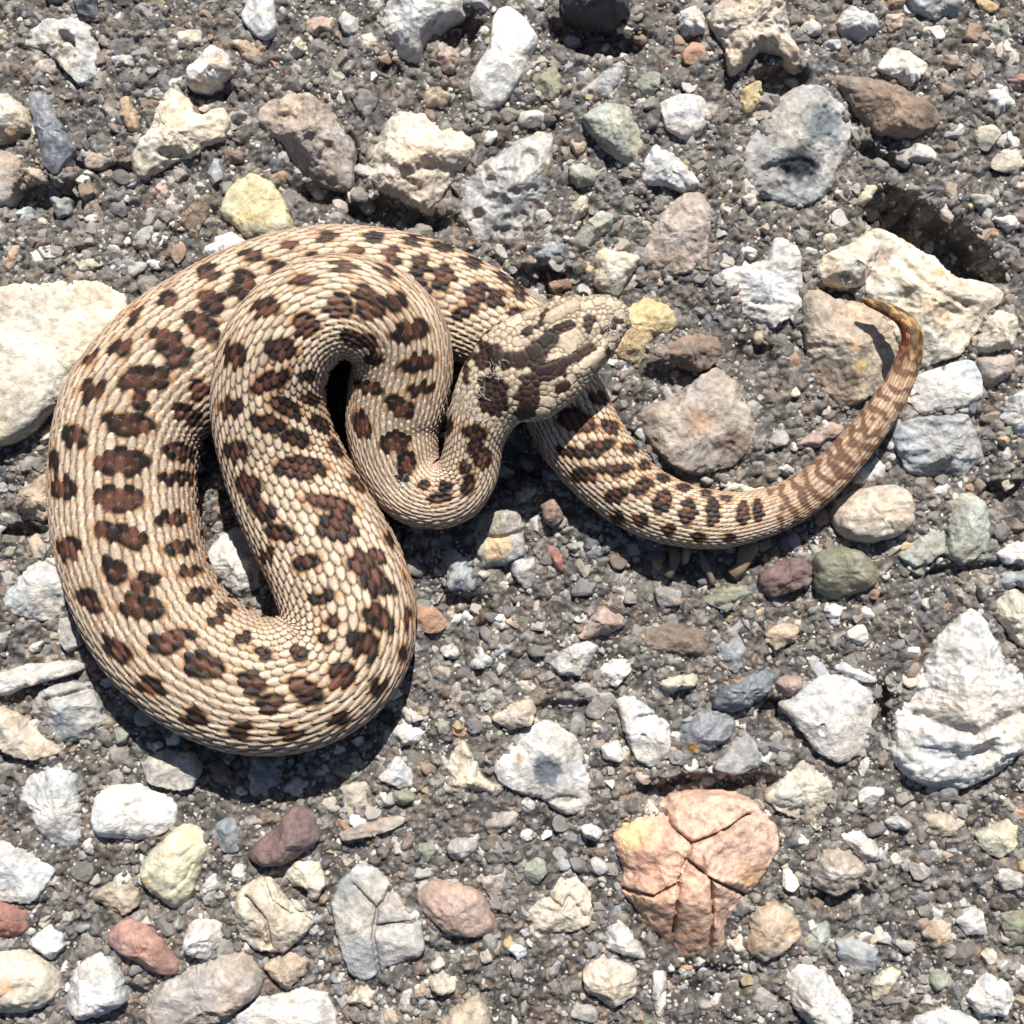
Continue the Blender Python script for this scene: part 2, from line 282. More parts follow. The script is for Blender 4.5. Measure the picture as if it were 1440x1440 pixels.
# name | label ('' = one of the stones bedded in the ground) | colour | height | shape | outline
# shape: r rounded, a angular, f flat topped, s smooth pebble, w glossy
STONES = """
stone|pale grey limestone chunk with a hollow side, topmost big stone at the left edge|pale|34|a|20,60 43,27 77,20 110,17 138,37 137,107 113,123 83,90 60,68
stone||slate|20|f|103,0 140,-5 139,30 112,20
slate|long dark blue-grey slate piece standing below the hollow limestone, left edge|slate|22|fw|37,127 63,123 87,173 107,213 80,247 62,235
stone|cream rounded stone cut by the left edge beside the dark slate piece|cream|36|r|-14,130 20,136 37,157 44,180 22,198 -14,204
stone||lemon|20|r|-14,36 10,45 14,58 0,72 -14,74
stone|taupe stone at the left edge below the dark slate, above the shaded hollow|taupe|22|r|-14,210 20,215 30,232 26,255 12,288 -14,290
stone||tan|14|f|33,238 60,238 66,255 36,258
stone||blue|14|a|66,275 98,275 98,300 75,305
stone||bluewhite|18|a|15,298 40,288 46,305 28,316
stone|slim upright orange-tan chip left of the lobed cream rock|orange|18|r|167,140 182,134 195,160 196,184 181,187 170,163
rock|lobed cream-yellow rock with three arms above the ochre stone|cream|44|a|180,220 205,182 220,133 243,123 267,137 277,157 313,150 323,167 313,197 287,203 280,217 247,227 220,240 197,255 187,247
pebble|small white lump with pinkish spots sitting above the lobed cream rock|white|42|r|262,97 280,80 300,63 323,77 327,100 310,120 287,128 263,123
stone||beige|18|r|248,47 283,40 285,63 267,73 250,67
stone||tan|16|r|323,57 350,53 373,80 363,95 337,80
stone|smooth pale blue-grey flat stone cut by the top edge, right of the beige chips|bluewhite|22|fs|338,25 347,-8 385,-14 390,40 378,60 357,50
pebble||cream|20|r|407,63 420,50 433,67 420,83 408,77
stone||pink|16|r|427,33 450,23 473,30 467,47 440,52
rock|taupe domed rock with a rough crest, left of the big beige rock|taupe|60|a|358,160 372,140 400,128 440,135 480,160 497,185 498,225 490,262 465,262 440,255 415,240 395,210 370,185
stone|ochre yellow flat stone touching the top of the snake's outer coil|yellow|26|f|308,300 328,257 352,243 383,255 400,283 415,325 390,340 352,338 318,310
stone|grainy white stone half under the snake beside the ochre stone|white|22|r|282,355 300,332 327,326 353,343 340,368 300,375
stone||brown|20|a|247,317 267,287 293,265 298,290 287,317 267,330
stone||pink|14|r|217,257 233,257 242,277 233,290 220,283
stone||white|14|a|203,362 233,367 227,380 210,380
stone|thin yellowish flat chip above the large cream slab|lemon|12|f|103,367 143,360 147,375 117,385
stone|slim orange-beige chip leaning at the left edge above the large cream slab|orange|16|r|7,373 17,347 33,340 27,370 13,387
stone||grey|20|r|-14,300 10,318 15,335 5,350 -14,350
rock|large flat cream slab at the left edge beside the snake's outer coil|cream|34|f|-24,410 50,396 100,391 150,396 178,418 185,450 170,480 140,510 110,545 80,572 55,600 20,622 -24,632
stone||brown|14|r|310,207 345,215 343,230 317,232
stone||taupe|14|r|117,213 160,210 165,225 140,240 120,235
stone||pale|16|r|155,80 190,78 194,95 162,97
rock|big light grey rock cut by the top edge with a blue-grey lower side|pale|44|a|533,27 545,-14 660,-14 655,17 630,27 613,43 597,63 590,87 560,80 543,53
stone|long whitish-pink stone with a narrow top near the top edge, above the grey rimmed stone|white|36|s|690,20 713,4 730,17 743,33 760,53 747,80 737,110 717,140 693,157 667,147 657,120 673,87 687,67 693,43
rock|big beige angular rock above the snake's back, left of the grey rimmed stone|beige|62|a|505,230 517,197 537,170 563,153 597,153 627,163 650,177 667,197 667,220 643,247 623,273 610,297 600,297 573,283 533,267 510,247
rock|grey pitted rock with a pale rim behind the snake's neck|grey|46|aw|647,263 667,240 697,213 733,187 763,180 780,190 777,233 770,283 757,300 753,337 733,357 713,363 693,353 667,337 647,303
pebble|small white pebble right above the grey rimmed rock|white|22|s|727,160 747,152 767,160 767,173 747,180 728,177
stone|heart-shaped cream stone just above the snake's snout|cream|34|r|832,363 847,347 863,353 880,353 902,357 893,380 880,400 870,420 853,416 833,400 837,380
stone|bright yellow angular stone at the tip of the snake's snout|ochre|30|a|860,495 872,465 882,435 900,420 910,410 925,420 940,427 950,442 960,452 945,465 925,477 910,492 900,512 885,512
stone|reddish-brown layered stone just right of the bright yellow stone|brown|34|a|917,495 937,480 960,470 990,467 1015,472 1017,485 1015,502 995,520 970,520 945,510
rock|taupe triangular-faced rock with a diagonal ridge right of the heart-shaped stone|taupe|46|a|902,345 907,325 920,307 940,285 962,272 985,272 1000,290 1000,325 995,360 975,382 950,390 920,380 902,360
stone|grey-green oval pebble left of the taupe ridged rock|green|24|r|810,332 825,312 845,295 865,300 860,320 845,335 825,350 812,347
pebble|small cream oval pebble above the grey-green oval pebble|cream|22|r|800,295 815,275 827,277 827,295 812,315 802,320
stone|bluish-white angular stone above the taupe ridged rock|bluewhite|34|a|895,262 905,225 920,200 945,215 975,235 990,262 960,270 930,262
stone|light grey smooth stone between the mossy stone and the orange chip|pale|28|fs|925,140 960,133 990,137 1000,165 985,195 960,200 935,185
stone|mossy olive-grey lumpy stone left of the bluish-white stone|green|34|r|813,167 847,143 883,147 903,187 907,220 900,237 873,230 853,213 833,193
stone||green|22|r|797,233 823,227 843,245 837,262 813,265 800,252
rock|dark olive-black rock cut by the top edge over a deep shadow|dark|52|r|785,-14 880,-14 887,20 863,37 830,30 790,18
stone||tan|14|r|593,133 613,120 637,133 627,150 600,150
pebble||pink|20|r|613,77 633,63 647,80 640,103 623,103
stone|slanting grey slab chip right of the long whitish stone|grey|20|f|813,133 847,103 880,90 873,117 857,137 827,140
stone||olive|18|r|747,110 780,90 793,123 780,147 753,137
stone|blue-grey chip in the shade right below the grey rimmed rock|blue|18|a|743,367 763,343 790,337 800,357 773,370 757,373
stone||rust|12|f|770,397 800,390 807,403 780,413
stone||beige|16|r|507,50 523,47 533,63 523,77 510,73
rock|tall craggy beige rock cut by the top edge over a black hollow|beige|74|a|1003,40 993,10 1010,-14 1100,-14 1117,40 1135,85 1127,97 1103,77 1070,70 1050,100 1025,105 1020,67
stone|small bright white stone left of the craggy beige rock|white|30|r|955,15 980,5 993,20 990,47 967,50 955,40
stone|orange-yellow upright chip below the craggy beige rock|ochre|22|a|1040,127 1070,113 1070,140 1057,163 1043,167
rock|big dark grey rock with a black glossy hole in its face|grey|36|a|1037,213 1077,147 1127,117 1160,120 1193,147 1203,187 1193,227 1173,263 1143,287 1103,290 1070,273 1037,247
rock|long brown gritty hump sloping down to the right, beside the holed grey rock|brown|40|r|1160,100 1220,107 1267,123 1323,157 1320,180 1280,197 1233,190 1200,157 1187,130
stone|light grey rounded stone near the top edge, right of the craggy rock|pale|26|r|1170,33 1193,10 1233,20 1237,43 1213,57 1187,53
stone||tan|16|a|1240,17 1273,17 1270,40 1250,50
stone|bright white angular stone above the brown gritty hump|white|30|a|1233,97 1253,67 1280,70 1310,87 1303,103 1280,123 1253,107
stone||pink|16|r|1323,77 1347,77 1347,97 1330,100
stone|red stone cut by the right edge near the top|brick|22|a|1413,113 1440,100 1456,130 1427,130
stone|white stone just left of the red stone at the right edge|white|22|a|1383,127 1417,120 1430,147 1400,167 1390,150
stone|blue-grey stone cut by the top edge, nearest the right corner|blue|28|r|1273,-8 1353,-8 1350,23 1310,30 1280,13
stone||white|18|a|1287,40 1320,37 1330,57 1293,60
stone||green|16|a|1383,33 1417,27 1427,53 1397,57
stone||white|16|r|1153,60 1180,57 1183,70 1163,73
stone||green|16|r|1363,273 1390,273 1400,287 1383,300 1367,290
stone||white|16|r|1393,307 1427,303 1440,317 1417,327
stone|pale yellow chip at the top corner of the black hollow by the tail|lemon|18|a|1197,293 1220,257 1237,263 1217,290
stone||ochre|12|a|1003,267 1023,263 1023,280 1008,280
pebble||cream|20|r|1040,277 1060,270 1067,287 1050,300
rock|rough whitish-grey rock left of the snake's tail tip|pale|32|a|1005,375 1025,372 1050,375 1082,360 1085,335 1107,330 1125,355 1132,390 1127,435 1112,447 1087,462 1045,445 1025,430 1020,410 1007,392
pebble|round white pebble perched above the rough whitish-grey rock|white|22|s|1042,355 1050,345 1065,350 1067,360 1055,367
pebble||cream|16|r|1065,322 1077,312 1085,325 1077,332
rock|large cream-tan rock under the snake's tail tip|cream|52|a|1228,316 1240,322 1275,339 1323,362 1348,387 1386,397 1413,410 1409,425 1390,437 1380,458 1367,479 1348,500 1307,516 1292,518 1268,490 1240,440 1217,412 1212,370
stone|bright cream wedge joined to the left end of the large cream-tan rock|cream|48|a|1146,383 1161,358 1194,343 1226,322 1236,345 1230,385 1222,404 1190,406 1152,397
rock|rounded taupe-tan rock enclosed by the curl of the snake's tail|tan|48|r|1133,405 1155,404 1182,425 1209,422 1234,437 1257,460 1265,490 1257,527 1240,548 1215,567 1190,573 1165,560 1145,540 1135,500 1128,450
stone|cream angular stone right of the tail rock at the right edge|cream|40|a|1370,480 1384,443 1407,431 1427,443 1434,460 1430,480 1428,493 1405,498 1372,498
stone|taupe smooth wedge below the cream angular stone at the right edge|taupe|30|as|1372,502 1425,497 1426,522 1392,549 1378,530
stone|blue-grey slab half shaded below the tail rock|bluewhite|22|fs|1285,530 1330,512 1365,505 1378,530 1382,560 1360,572 1320,578 1285,585 1275,560
rock|blue-grey streaked block right of the snake's tail|blue|36|a|1255,602 1269,592 1307,584 1359,582 1371,600 1388,623 1386,644 1365,661 1348,675 1321,669 1298,671 1277,669 1269,648 1257,627
stone|cream triangular stone under the snake's tail above the rounded oval stone|pale|22|a|1200,673 1213,657 1230,634 1244,655 1243,680 1219,686 1190,682
pebble|rounded oval beige-grey pebble below the tail, above the olive pebble|beige|54|s|1169,721 1182,700 1209,688 1240,682 1269,682 1282,696 1286,717 1282,740 1257,757 1223,765 1192,759 1175,744
pebble|olive-green oval pebble below the oval beige-grey one|olive|46|s|1143,780 1177,767 1213,773 1237,800 1237,820 1207,837 1167,847 1143,827
pebble|purple-maroon pebble just left of the olive-green pebble|maroon|36|r|1063,810 1093,790 1133,780 1142,800 1140,823 1110,833 1083,843 1067,827
slate|thin dark green slate chip below the snake's tail bend|olive|12|f|987,843 1013,827 1047,823 1060,833 1037,850 1020,862
stone|grey-green long stone right of the oval beige-grey pebble|green|32|r|1334,700 1359,692 1386,703 1390,732 1388,773 1369,786 1355,796 1334,784 1332,748
stone|grey-green wedge between the oval beige-grey pebble and the long grey-green stone|green|24|a|1257,780 1282,759 1307,742 1328,744 1328,775 1307,792 1282,798
stone|white stone cut by the right edge, above the large white rock|white|34|a|1398,778 1419,765 1454,756 1454,792 1415,796
stone||grey|26|a|1408,805 1454,797 1454,828 1420,828 1400,822
stone|bluish-white stone cut by the right edge beside the streaked block|bluewhite|28|a|1405,590 1419,559 1454,538 1454,612 1430,615
pebble|small orange-beige pebble right of the blue-grey streaked block|orange|20|s|1398,619 1411,611 1423,619 1411,630
stone|flat pink wedge touching the upper side of the snake's tail|pink|18|f|1113,627 1137,610 1167,593 1190,597 1180,613 1147,632
rock|large brown-grey rock above the snake's rear body|taupe|46|a|888,583 905,572 940,560 985,530 1010,515 1035,535 1060,570 1070,600 1062,625 1030,655 985,670 955,662 930,640 905,612
stone|bright yellow sliver lying against the snake's rear body|lemon|12|f|1013,680 1037,678 1067,690 1050,698 1020,690
pebble||green|16|s|978,673 993,666 1007,677 993,684
pebble||bluewhite|14|s|1090,658 1107,652 1120,663 1105,670
rock|largest white rock, cut by the right edge, with a grey streaked lower face|white|72|a|1255,1060 1255,1010 1280,958 1300,920 1335,880 1365,850 1385,860 1400,890 1420,920 1456,945 1458,1010 1440,1060 1400,1095 1350,1115 1310,1112 1280,1095
stone|cream stone at the right edge between two white rocks|cream|40|a|1397,843 1420,830 1456,830 1456,925 1425,900 1400,870
stone||taupe|24|a|1363,820 1375,805 1395,810 1393,835 1380,846
rock|grey four-sided rock with a small pit, left of the largest white rock|pale|30|f|1095,992 1130,965 1155,950 1192,952 1225,970 1227,1020 1212,1062 1180,1075 1150,1060 1125,1027
stone|white slanting sliver above the grey four-sided rock|bluewhite|16|f|1167,937 1185,930 1215,945 1237,955 1225,960 1202,957
pebble|orange-beige pebble at the end of the glossy dark blue stone|pink|26|s|1090,960 1105,950 1127,952 1130,970 1112,982 1097,982
stone|glossy dark blue-grey long stone slanting up to the orange-beige pebble|slate|40|aw|1010,972 1035,960 1055,942 1075,940 1090,950 1087,967 1070,985 1042,1005 1025,1005 1000,995
stone|dark grey stone with an orange spot below the glossy dark blue stone|slate|30|aw|948,1020 980,1002 1020,997 1035,1015 1027,1035 1000,1055 980,1070 950,1065
stone|pale grey flat stone left of the dark stone with the orange spot|pale|26|f|863,983 893,977 920,1000 943,1020 943,1067 915,1082 895,1072 880,1035
stone|cream bar-shaped stone above the pale grey flat stone|cream|32|a|925,965 942,952 977,945 985,960 962,970 942,975
stone|light blue-grey stone below the glossy dark blue stone|blue|20|f|1030,1042 1050,1030 1075,1055 1070,1078 1030,1090 1000,1080
stone|grey many-sided stone above the glossy dark blue stone|blue|24|a|1007,907 1040,895 1055,915 1055,932 1040,945 1027,945 1015,927
stone|flat tan-grey stone right of the grey many-sided stone|tan|14|f|1072,890 1100,875 1125,880 1120,900 1090,915
stone|bright bluish-white stone in the open grit below the rear body|white|26|a|837,947 860,927 883,927 890,943 867,967 850,960
stone|pale grey broken stone left of the bright bluish-white stone|pale|28|a|773,933 793,913 827,900 843,907 833,933 817,950 787,950
stone|pinkish-brown wedge above the pale grey broken stone|pink|28|a|813,887 827,863 853,847 877,867 880,880 853,893 813,900
stone||brown|22|a|907,885 935,875 985,882 1000,905 1000,925 950,925 910,915
stone|beige slab chip above the round grey stone with a dark centre|beige|24|f|690,1010 717,990 747,980 757,1000 747,1017 720,1028 703,1020
stone|squarish grey stone with a tan patch below the snake's neck loop|grey|24|f|667,723 693,713 733,717 737,743 737,780 703,797 677,800 667,780
stone||grey|18|f|717,787 753,783 753,820 740,830 717,807
stone|blue-grey flat stone between the neck loop and the inner coil's right side|blue|20|f|617,777 637,770 657,787 673,813 667,830 630,830 627,800
stone|small brown oval stone shaded by the snake's head|brown|26|r|760,710 777,695 790,707 793,730 777,745 763,733
stone|blue-grey shard lying between the neck loop and the rear body|blue|18|a|723,700 743,677 765,685 750,700 730,707
stone|thin coral-red sliver in the shade below the rear body|red|14|a|767,767 777,763 790,783 795,803 787,808 773,787
slate|dark bluish splintery slate right under the rear body|slate|20|aw|820,787 853,760 880,750 870,767 837,792
stone||green|14|a|793,767 823,757 827,770 807,777
pebble||white|18|r|617,913 633,905 648,917 640,928 623,925
stone||pale|18|a|657,937 677,907 693,927 690,938 667,940
stone||white|14|a|695,867 707,860 713,873 700,882
rock|round grey stone with a dark glossy centre like an eye|pale|26|r|710,1057 733,1027 770,1013 803,1030 823,1060 830,1093 833,1130 813,1150 780,1143 763,1123 733,1117 700,1100 695,1070
rock|jagged cream rock left of the round stone with the dark centre|cream|34|a|620,1117 627,1077 640,1050 653,1037 663,1060 673,1073 677,1093 707,1110 700,1123 680,1120 663,1123 637,1127
stone|pinkish-grey triangle left of the jagged cream rock|pale|18|f|530,1093 560,1060 580,1083 587,1107 560,1107
pebble|small olive-brown pebble below the pinkish-grey triangle|olive|20|s|550,1110 583,1110 587,1123 567,1133 552,1127
pebble||white|16|s|530,1110 543,1110 548,1130 537,1130
stone|long flat pinkish slab right of the maroon pebble|taupe|16|f|478,1167 523,1150 570,1147 570,1157 530,1173 480,1182
pebble|smooth pinkish-brown oval pebble right of the cracked grey rock|pink|40|s|583,1257 603,1240 637,1237 667,1247 687,1273 700,1297 693,1313 667,1318 630,1313 603,1293 587,1273
rock|flat grey rock split by a forked crack, left of the pinkish-brown pebble|grey|26|f|465,1270 480,1235 503,1213 533,1223 553,1250 573,1280 593,1297 597,1327 590,1343 543,1363 513,1383 490,1370 475,1330
rock|cream-grey two-part rock between the pinkish-brown pebble and the terracotta rock|cream|34|a|740,1283 767,1253 783,1227 810,1230 830,1260 833,1297 813,1310 780,1313 753,1327 740,1317
rock|big terracotta rock broken by cracks into several pieces|terra|60|a|862,1170 885,1147 920,1140 940,1127 970,1118 1030,1120 1065,1130 1092,1160 1094,1195 1083,1227 1057,1263 1045,1285 1027,1315 1010,1350 985,1365 955,1368 935,1360 915,1327 893,1280 873,1250 877,1223 868,1195
stone|brown rounded stone just right of the terracotta rock's lower end|tan|34|r|1057,1280 1087,1263 1117,1280 1130,1317 1103,1340 1073,1353 1050,1337
stone||cream|18|a|1027,1327 1043,1307 1050,1347 1035,1345
rock|whitish oblong stone at the bottom edge, below the brown rounded stone|pale|44|r|1110,1360 1147,1360 1173,1380 1197,1410 1203,1452 1147,1456 1117,1420 1103,1385
rock|cream triangular rock above the right shoulder of the terracotta rock|cream|38|a|1073,1120 1103,1093 1133,1062 1160,1080 1173,1103 1160,1140 1140,1163 1127,1153 1093,1140
stone|bright white chip right of the cream triangular rock|white|24|a|1170,1173 1207,1165 1237,1190 1240,1207 1213,1217 1193,1190
stone||white|16|a|1117,1167 1140,1180 1133,1193 1120,1190
stone|purplish-grey mound over a dark hollow, right of the terracotta rock|taupe|34|r|1140,1223 1160,1193 1193,1193 1220,1220 1203,1247 1173,1260 1143,1247
pebble|small grey striped oval pebble right of the bright white chip|grey|22|s|1237,1153 1260,1145 1283,1157 1283,1167 1253,1167
stone||beige|16|r|1293,1143 1327,1143 1360,1153 1343,1177 1310,1177
stone|pale yellow flat stone at the right edge below the largest white rock|lemon|20|f|1370,1173 1397,1160 1417,1150 1432,1160 1427,1190 1403,1208 1377,1193
stone|pale green chip right of the brown rounded stone|green|20|f|1130,1323 1147,1300 1167,1293 1167,1317 1147,1343 1132,1340
stone|flat grey stone right of the pale green chip|blue|18|f|1173,1320 1200,1313 1233,1333 1233,1367 1200,1370 1177,1347
stone||lemon|16|f|1223,1380 1253,1357 1270,1363 1243,1403 1227,1410
stone|pale blue-grey flat stone near the right edge, above the rough whitish rock|bluewhite|18|f|1340,1293 1363,1273 1383,1280 1387,1313 1357,1313
stone|dark green-grey stone cut by the right edge near the bottom|olive|26|a|1407,1287 1454,1277 1454,1343 1417,1333
rock|rough whitish rock near the bottom right corner|pale|34|a|1357,1400 1387,1370 1420,1380 1433,1407 1413,1433 1377,1427
stone||white|22|a|1420,1366 1437,1357 1454,1365 1454,1395 1438,1388
stone|grey stone cut by the bottom edge, left of the rough whitish rock|pale|24|r|1283,1435 1327,1415 1377,1434 1380,1456 1285,1456
stone||tan|18|r|1293,1310 1313,1287 1337,1293 1337,1320 1313,1337
stone||grey|18|f|1393,1233 1410,1217 1440,1227 1437,1247 1410,1250
rock|sandy lumpy rock near the bottom edge, left of the terracotta rock's foot|beige|34|r|817,1367 840,1347 893,1360 897,1400 860,1420 823,1393
stone||pale|20|f|853,1303 870,1290 900,1327 913,1353 880,1345 853,1333
stone||pale|18|f|917,1363 937,1370 937,1420 927,1437 917,1407
stone|sandy brown stone cut by the bottom edge below the cream pair|tan|32|r|617,1440 637,1417 667,1400 687,1417 692,1456 613,1456
stone|larger of two cream pebbles near the bottom edge below the pinkish-brown pebble|cream|26|r|600,1373 623,1363 643,1373 640,1393 623,1400 607,1390
pebble|smaller round cream pebble touching the larger cream one|cream|22|s|603,1357 617,1343 630,1353 613,1368
stone||cream|20|a|483,1407 510,1383 528,1397 523,1413 500,1417
pebble||tan|16|r|583,1390 597,1377 605,1397 597,1407 583,1403
pebble|small round white pebble at the upper left of the terracotta rock|white|28|s|813,1163 833,1158 850,1170 840,1183 820,1177
pebble|grey domed pebble above the pinkish-brown oval pebble|grey|22|s|627,1193 637,1177 670,1177 673,1193 657,1210 633,1207
stone||taupe|20|r|677,1160 707,1140 733,1137 727,1157 693,1177
stone||taupe|12|f|673,1237 713,1210 727,1213 707,1247 693,1267
stone||bluewhite|16|r|713,1333 733,1323 743,1340 727,1353
stone|cream wedge with a sharp edge at the left edge, lower one of the slab pair|beige|30|f|-14,990 27,1003 50,1023 73,1040 93,1057 57,1067 27,1067 5,1053 -14,1030
rock|grey rough rock left of the snake's lowest coil|grey|34|a|40,1005 55,970 90,955 125,960 145,990 140,1020 120,1040 92,1045 65,1025
stone|pale grey wavy slab above the rough rock at the left edge|pale|28|f|-14,950 40,934 112,928 121,942 83,953 38,966 12,978 -14,978
rock|light grey angular rock at the left edge crossed by the snake's shadow|pale|30|a|-8,845 19,815 52,784 65,782 90,800 96,838 82,863 71,874 37,872 0,860
stone|grey stone in the coil's shadow below the light grey angular rock|grey|20|f|83,870 104,865 120,905 95,918 80,890
stone|sandy yellow rock squeezed against the left side of the snake's outer coil|tan|38|a|20,712 25,690 45,672 76,655 80,725 55,735 35,730
stone||white|18|a|50,620 73,608 82,615 65,628
stone|small bluish-white stone left of the coil's shaded grey stone|bluewhite|18|r|40,911 50,901 63,901 58,913 48,918
stone||green|18|r|-12,890 12,888 10,907 0,920 -12,922
stone|dark grey shaded stone under the snake's lowest coil|grey|26|f|193,1067 217,1053 277,1057 287,1080 273,1107 247,1110 213,1100
stone||brown|18|a|293,1070 317,1070 330,1103 313,1110 297,1093
stone|blue-grey angular shaded stone right of the small dark brown one|blue|24|a|350,1060 397,1070 397,1100 370,1120 353,1123 347,1093
stone||bluewhite|16|a|327,1110 340,1103 348,1117 333,1122
stone||grey|20|a|393,1113 413,1090 437,1103 420,1120
rock|smooth white rock crossed by the edge of the snake's shadow|white|40|s|127,1150 133,1120 157,1103 200,1102 230,1117 250,1127 250,1157 230,1173 200,1182 157,1180 133,1173
rock|pale grey lumpy rock left of the smooth white rock|pale|30|r|20,1120 43,1090 77,1077 107,1083 113,1120 117,1173 107,1197 80,1193 50,1167 43,1140
rock|pale grey flat rock at the left edge above the red stone|pale|24|f|-14,1177 30,1187 53,1203 80,1220 57,1260 43,1270 -14,1264
stone|dark red stone cut by the left edge|red|30|a|-14,1268 20,1263 43,1273 52,1303 37,1317 10,1322 -14,1320
rock|cream smooth rock cut by the bottom left corner|cream|46|s|-18,1335 30,1337 67,1353 83,1373 83,1397 60,1417 20,1427 -18,1425
stone|small blue-grey stone between the red stone and the cream corner rock|bluewhite|24|r|33,1327 63,1303 87,1307 93,1330 73,1350
rock|bluish-white rock at the bottom edge, left of the big grey hump|bluewhite|36|r|97,1377 117,1350 143,1340 173,1367 180,1407 150,1427 117,1437 90,1427
pebble|brick-red smooth long pebble above the bluish-white rock|brick|40|s|147,1320 163,1297 187,1290 207,1300 230,1323 247,1347 262,1360 247,1373 213,1367 180,1347 153,1333
pebble|pale yellow veined pebble leaning below the smooth white rock|lemon|42|s|193,1230 210,1197 233,1177 253,1160 273,1157 290,1173 295,1193 283,1223 267,1267 247,1283 233,1277 207,1253
stone|beige-brown stone left of the pale yellow veined pebble|tan|28|a|130,1260 157,1237 190,1237 197,1273 173,1290 147,1280
stone|flat blue-grey stone between the yellow and the maroon pebbles|blue|18|f|305,1157 327,1147 340,1167 337,1197 317,1200 307,1187
pebble|dark maroon pebble half in the snake's shadow|maroon|44|s|343,1200 367,1180 390,1163 402,1140 420,1130 447,1147 453,1177 430,1200 397,1217 363,1218
stone|small whitish jagged stone right of the pale yellow pebble|pale|26|a|277,1260 290,1237 307,1227 313,1243 300,1267 287,1277
stone|white lumpy stone right of the brick-red pebble|white|34|r|257,1327 267,1297 280,1287 310,1300 313,1323 293,1350 267,1343
rock|cream rock with curved cracks right of the white lumpy stone|cream|38|r|328,1270 337,1250 367,1233 380,1232 400,1260 433,1280 447,1290 430,1313 400,1340 360,1337 333,1313
stone|cream blocky stone with a dark notch above the cracked cream rock|cream|34|a|397,1223 420,1207 450,1207 460,1240 443,1270 423,1260 403,1257
stone|brownish stone below the cracked cream rock|tan|30|a|367,1357 407,1340 437,1350 430,1373 400,1393 380,1380
rock|big grey-brown hump at the bottom edge right of the bluish-white rock|taupe|38|r|200,1427 217,1393 257,1363 307,1343 347,1343 370,1377 367,1397 330,1423 290,1445 210,1456
rock|grey flat rock cut by the bottom edge below the brownish stone|pale|22|f|333,1427 363,1403 427,1390 457,1397 473,1427 475,1456 335,1456
pebble||white|18|s|115,1187 127,1173 137,1187 133,1203 120,1200
stone||green|12|r|80,1280 107,1280 103,1297 87,1300
rock|white-grey wavy rock inside the gap of the snake's coils|pale|38|a|286,797 298,762 322,745 340,738 354,762 372,785 388,804 382,824 355,840 330,850 303,829 288,810
stone|small pale grey stone lit beside the right side of the lowest coil|pale|24|a|547,1027 570,1013 597,1030 590,1047 560,1052
stone|pale flat chip above the small lit grey stone beside the lowest coil|pale|20|a|553,993 580,993 598,1010 573,1018
stone||taupe|16|a|630,965 645,955 655,975 643,1003 630,1000
stone||green|16|a|665,985 690,965 705,985 685,1000
stone|beige-grey flat stone crossed by the shadow's edge left of the olive-brown pebble|beige|14|f|478,1105 517,1097 523,1118 487,1157
stone||pale|14|r|1155,845 1185,850 1180,870 1158,870
stone||white|14|r|1200,855 1220,853 1232,868 1212,873
stone||blue|12|r|1160,868 1182,866 1180,880 1164,880
"""

CRACKS = {   # label fragment: (polylines, width, depth)
    "big terracotta": ([[(930, 1125), (945, 1165), (975, 1190), (965, 1215), (955, 1240)], [(975, 1190), (1010, 1175), (1052, 1145)],
                        [(965, 1210), (1000, 1235), (1058, 1266)], [(872, 1252), (920, 1262), (955, 1243), (950, 1300), (945, 1352)],
                        [(1000, 1235), (1004, 1290), (1000, 1345)]], 2.0, 15),
    "forked crack": ([[(497, 1245), (512, 1262), (530, 1280), (524, 1320), (533, 1368)], [(548, 1250), (541, 1268), (529, 1278)],
                      [(530, 1303), (552, 1300), (577, 1298)]], 2.4, 9),
    "curved cracks": ([[(368, 1236), (380, 1268), (408, 1288), (442, 1282)], [(402, 1258), (412, 1280), (436, 1296)], [(345, 1262), (372, 1295), (380, 1330)]], 2.4, 10),
    "grey rough rock left": ([[(60, 1020), (62, 985), (95, 978), (130, 968)]], 3.5, 10),
    "veined": ([[(255, 1205), (272, 1190), (290, 1185)], [(240, 1255), (262, 1235), (270, 1215)], [(210, 1250), (235, 1272)]], 1.8, 4),
    "two-part": ([[(765, 1256), (792, 1280), (800, 1262), (822, 1290)]], 2.4, 8),
    "large cream-tan": ([[(1262, 360), (1300, 400), (1360, 430)]], 5, 7),
    "largest white": ([[(1290, 1010), (1340, 1025), (1380, 1035), (1450, 1000)], [(1300, 1060), (1360, 1070), (1400, 1050)]], 10, 14),
    "beige angular": ([[(510, 238), (545, 228), (570, 243), (605, 232), (640, 240)]], 7, 6),
    "squarish grey": ([[(668, 752), (700, 757), (736, 748)]], 2.5, 6),
}
PITS = {     # label fragment: list of (x, y, rx, ry, depth)
    "black glossy hole": [(1118, 236, 44, 16, 5), (1092, 240, 24, 12, 4), (1165, 165, 16, 22, 5)],
    "like an eye": [(770, 1085, 22, 13, 3.5), (795, 1125, 24, 8, 6)],
    "small pit": [(1157, 1026, 6, 9, 5)],
    "dark notch": [(418, 1256, 15, 10, 22)],
    "hollow side": [(92, 62, 14, 22, 16)],
    "grey pitted": [(714, 240, 16, 6, 6), (700, 285, 20, 14, 7), (745, 225, 12, 16, 8), (735, 305, 14, 10, 7), (690, 255, 9, 9, 6), (722, 270, 10, 7, 5), (748, 265, 9, 6, 6), (715, 325, 16, 8, 6), (672, 300, 9, 9, 6)],
    "taupe domed": [(400, 165, 22, 8, 8)],
    "lobed cream": [(285, 152, 9, 10, 14), (240, 215, 24, 9, 10)],
    "pale grey flat stone left": [(905, 1035, 5, 4, 6), (912, 1015, 22, 12, 8)],
    "tail tip": [(1290, 420, 30, 20, 10), (1330, 440, 20, 16, 8)],
}
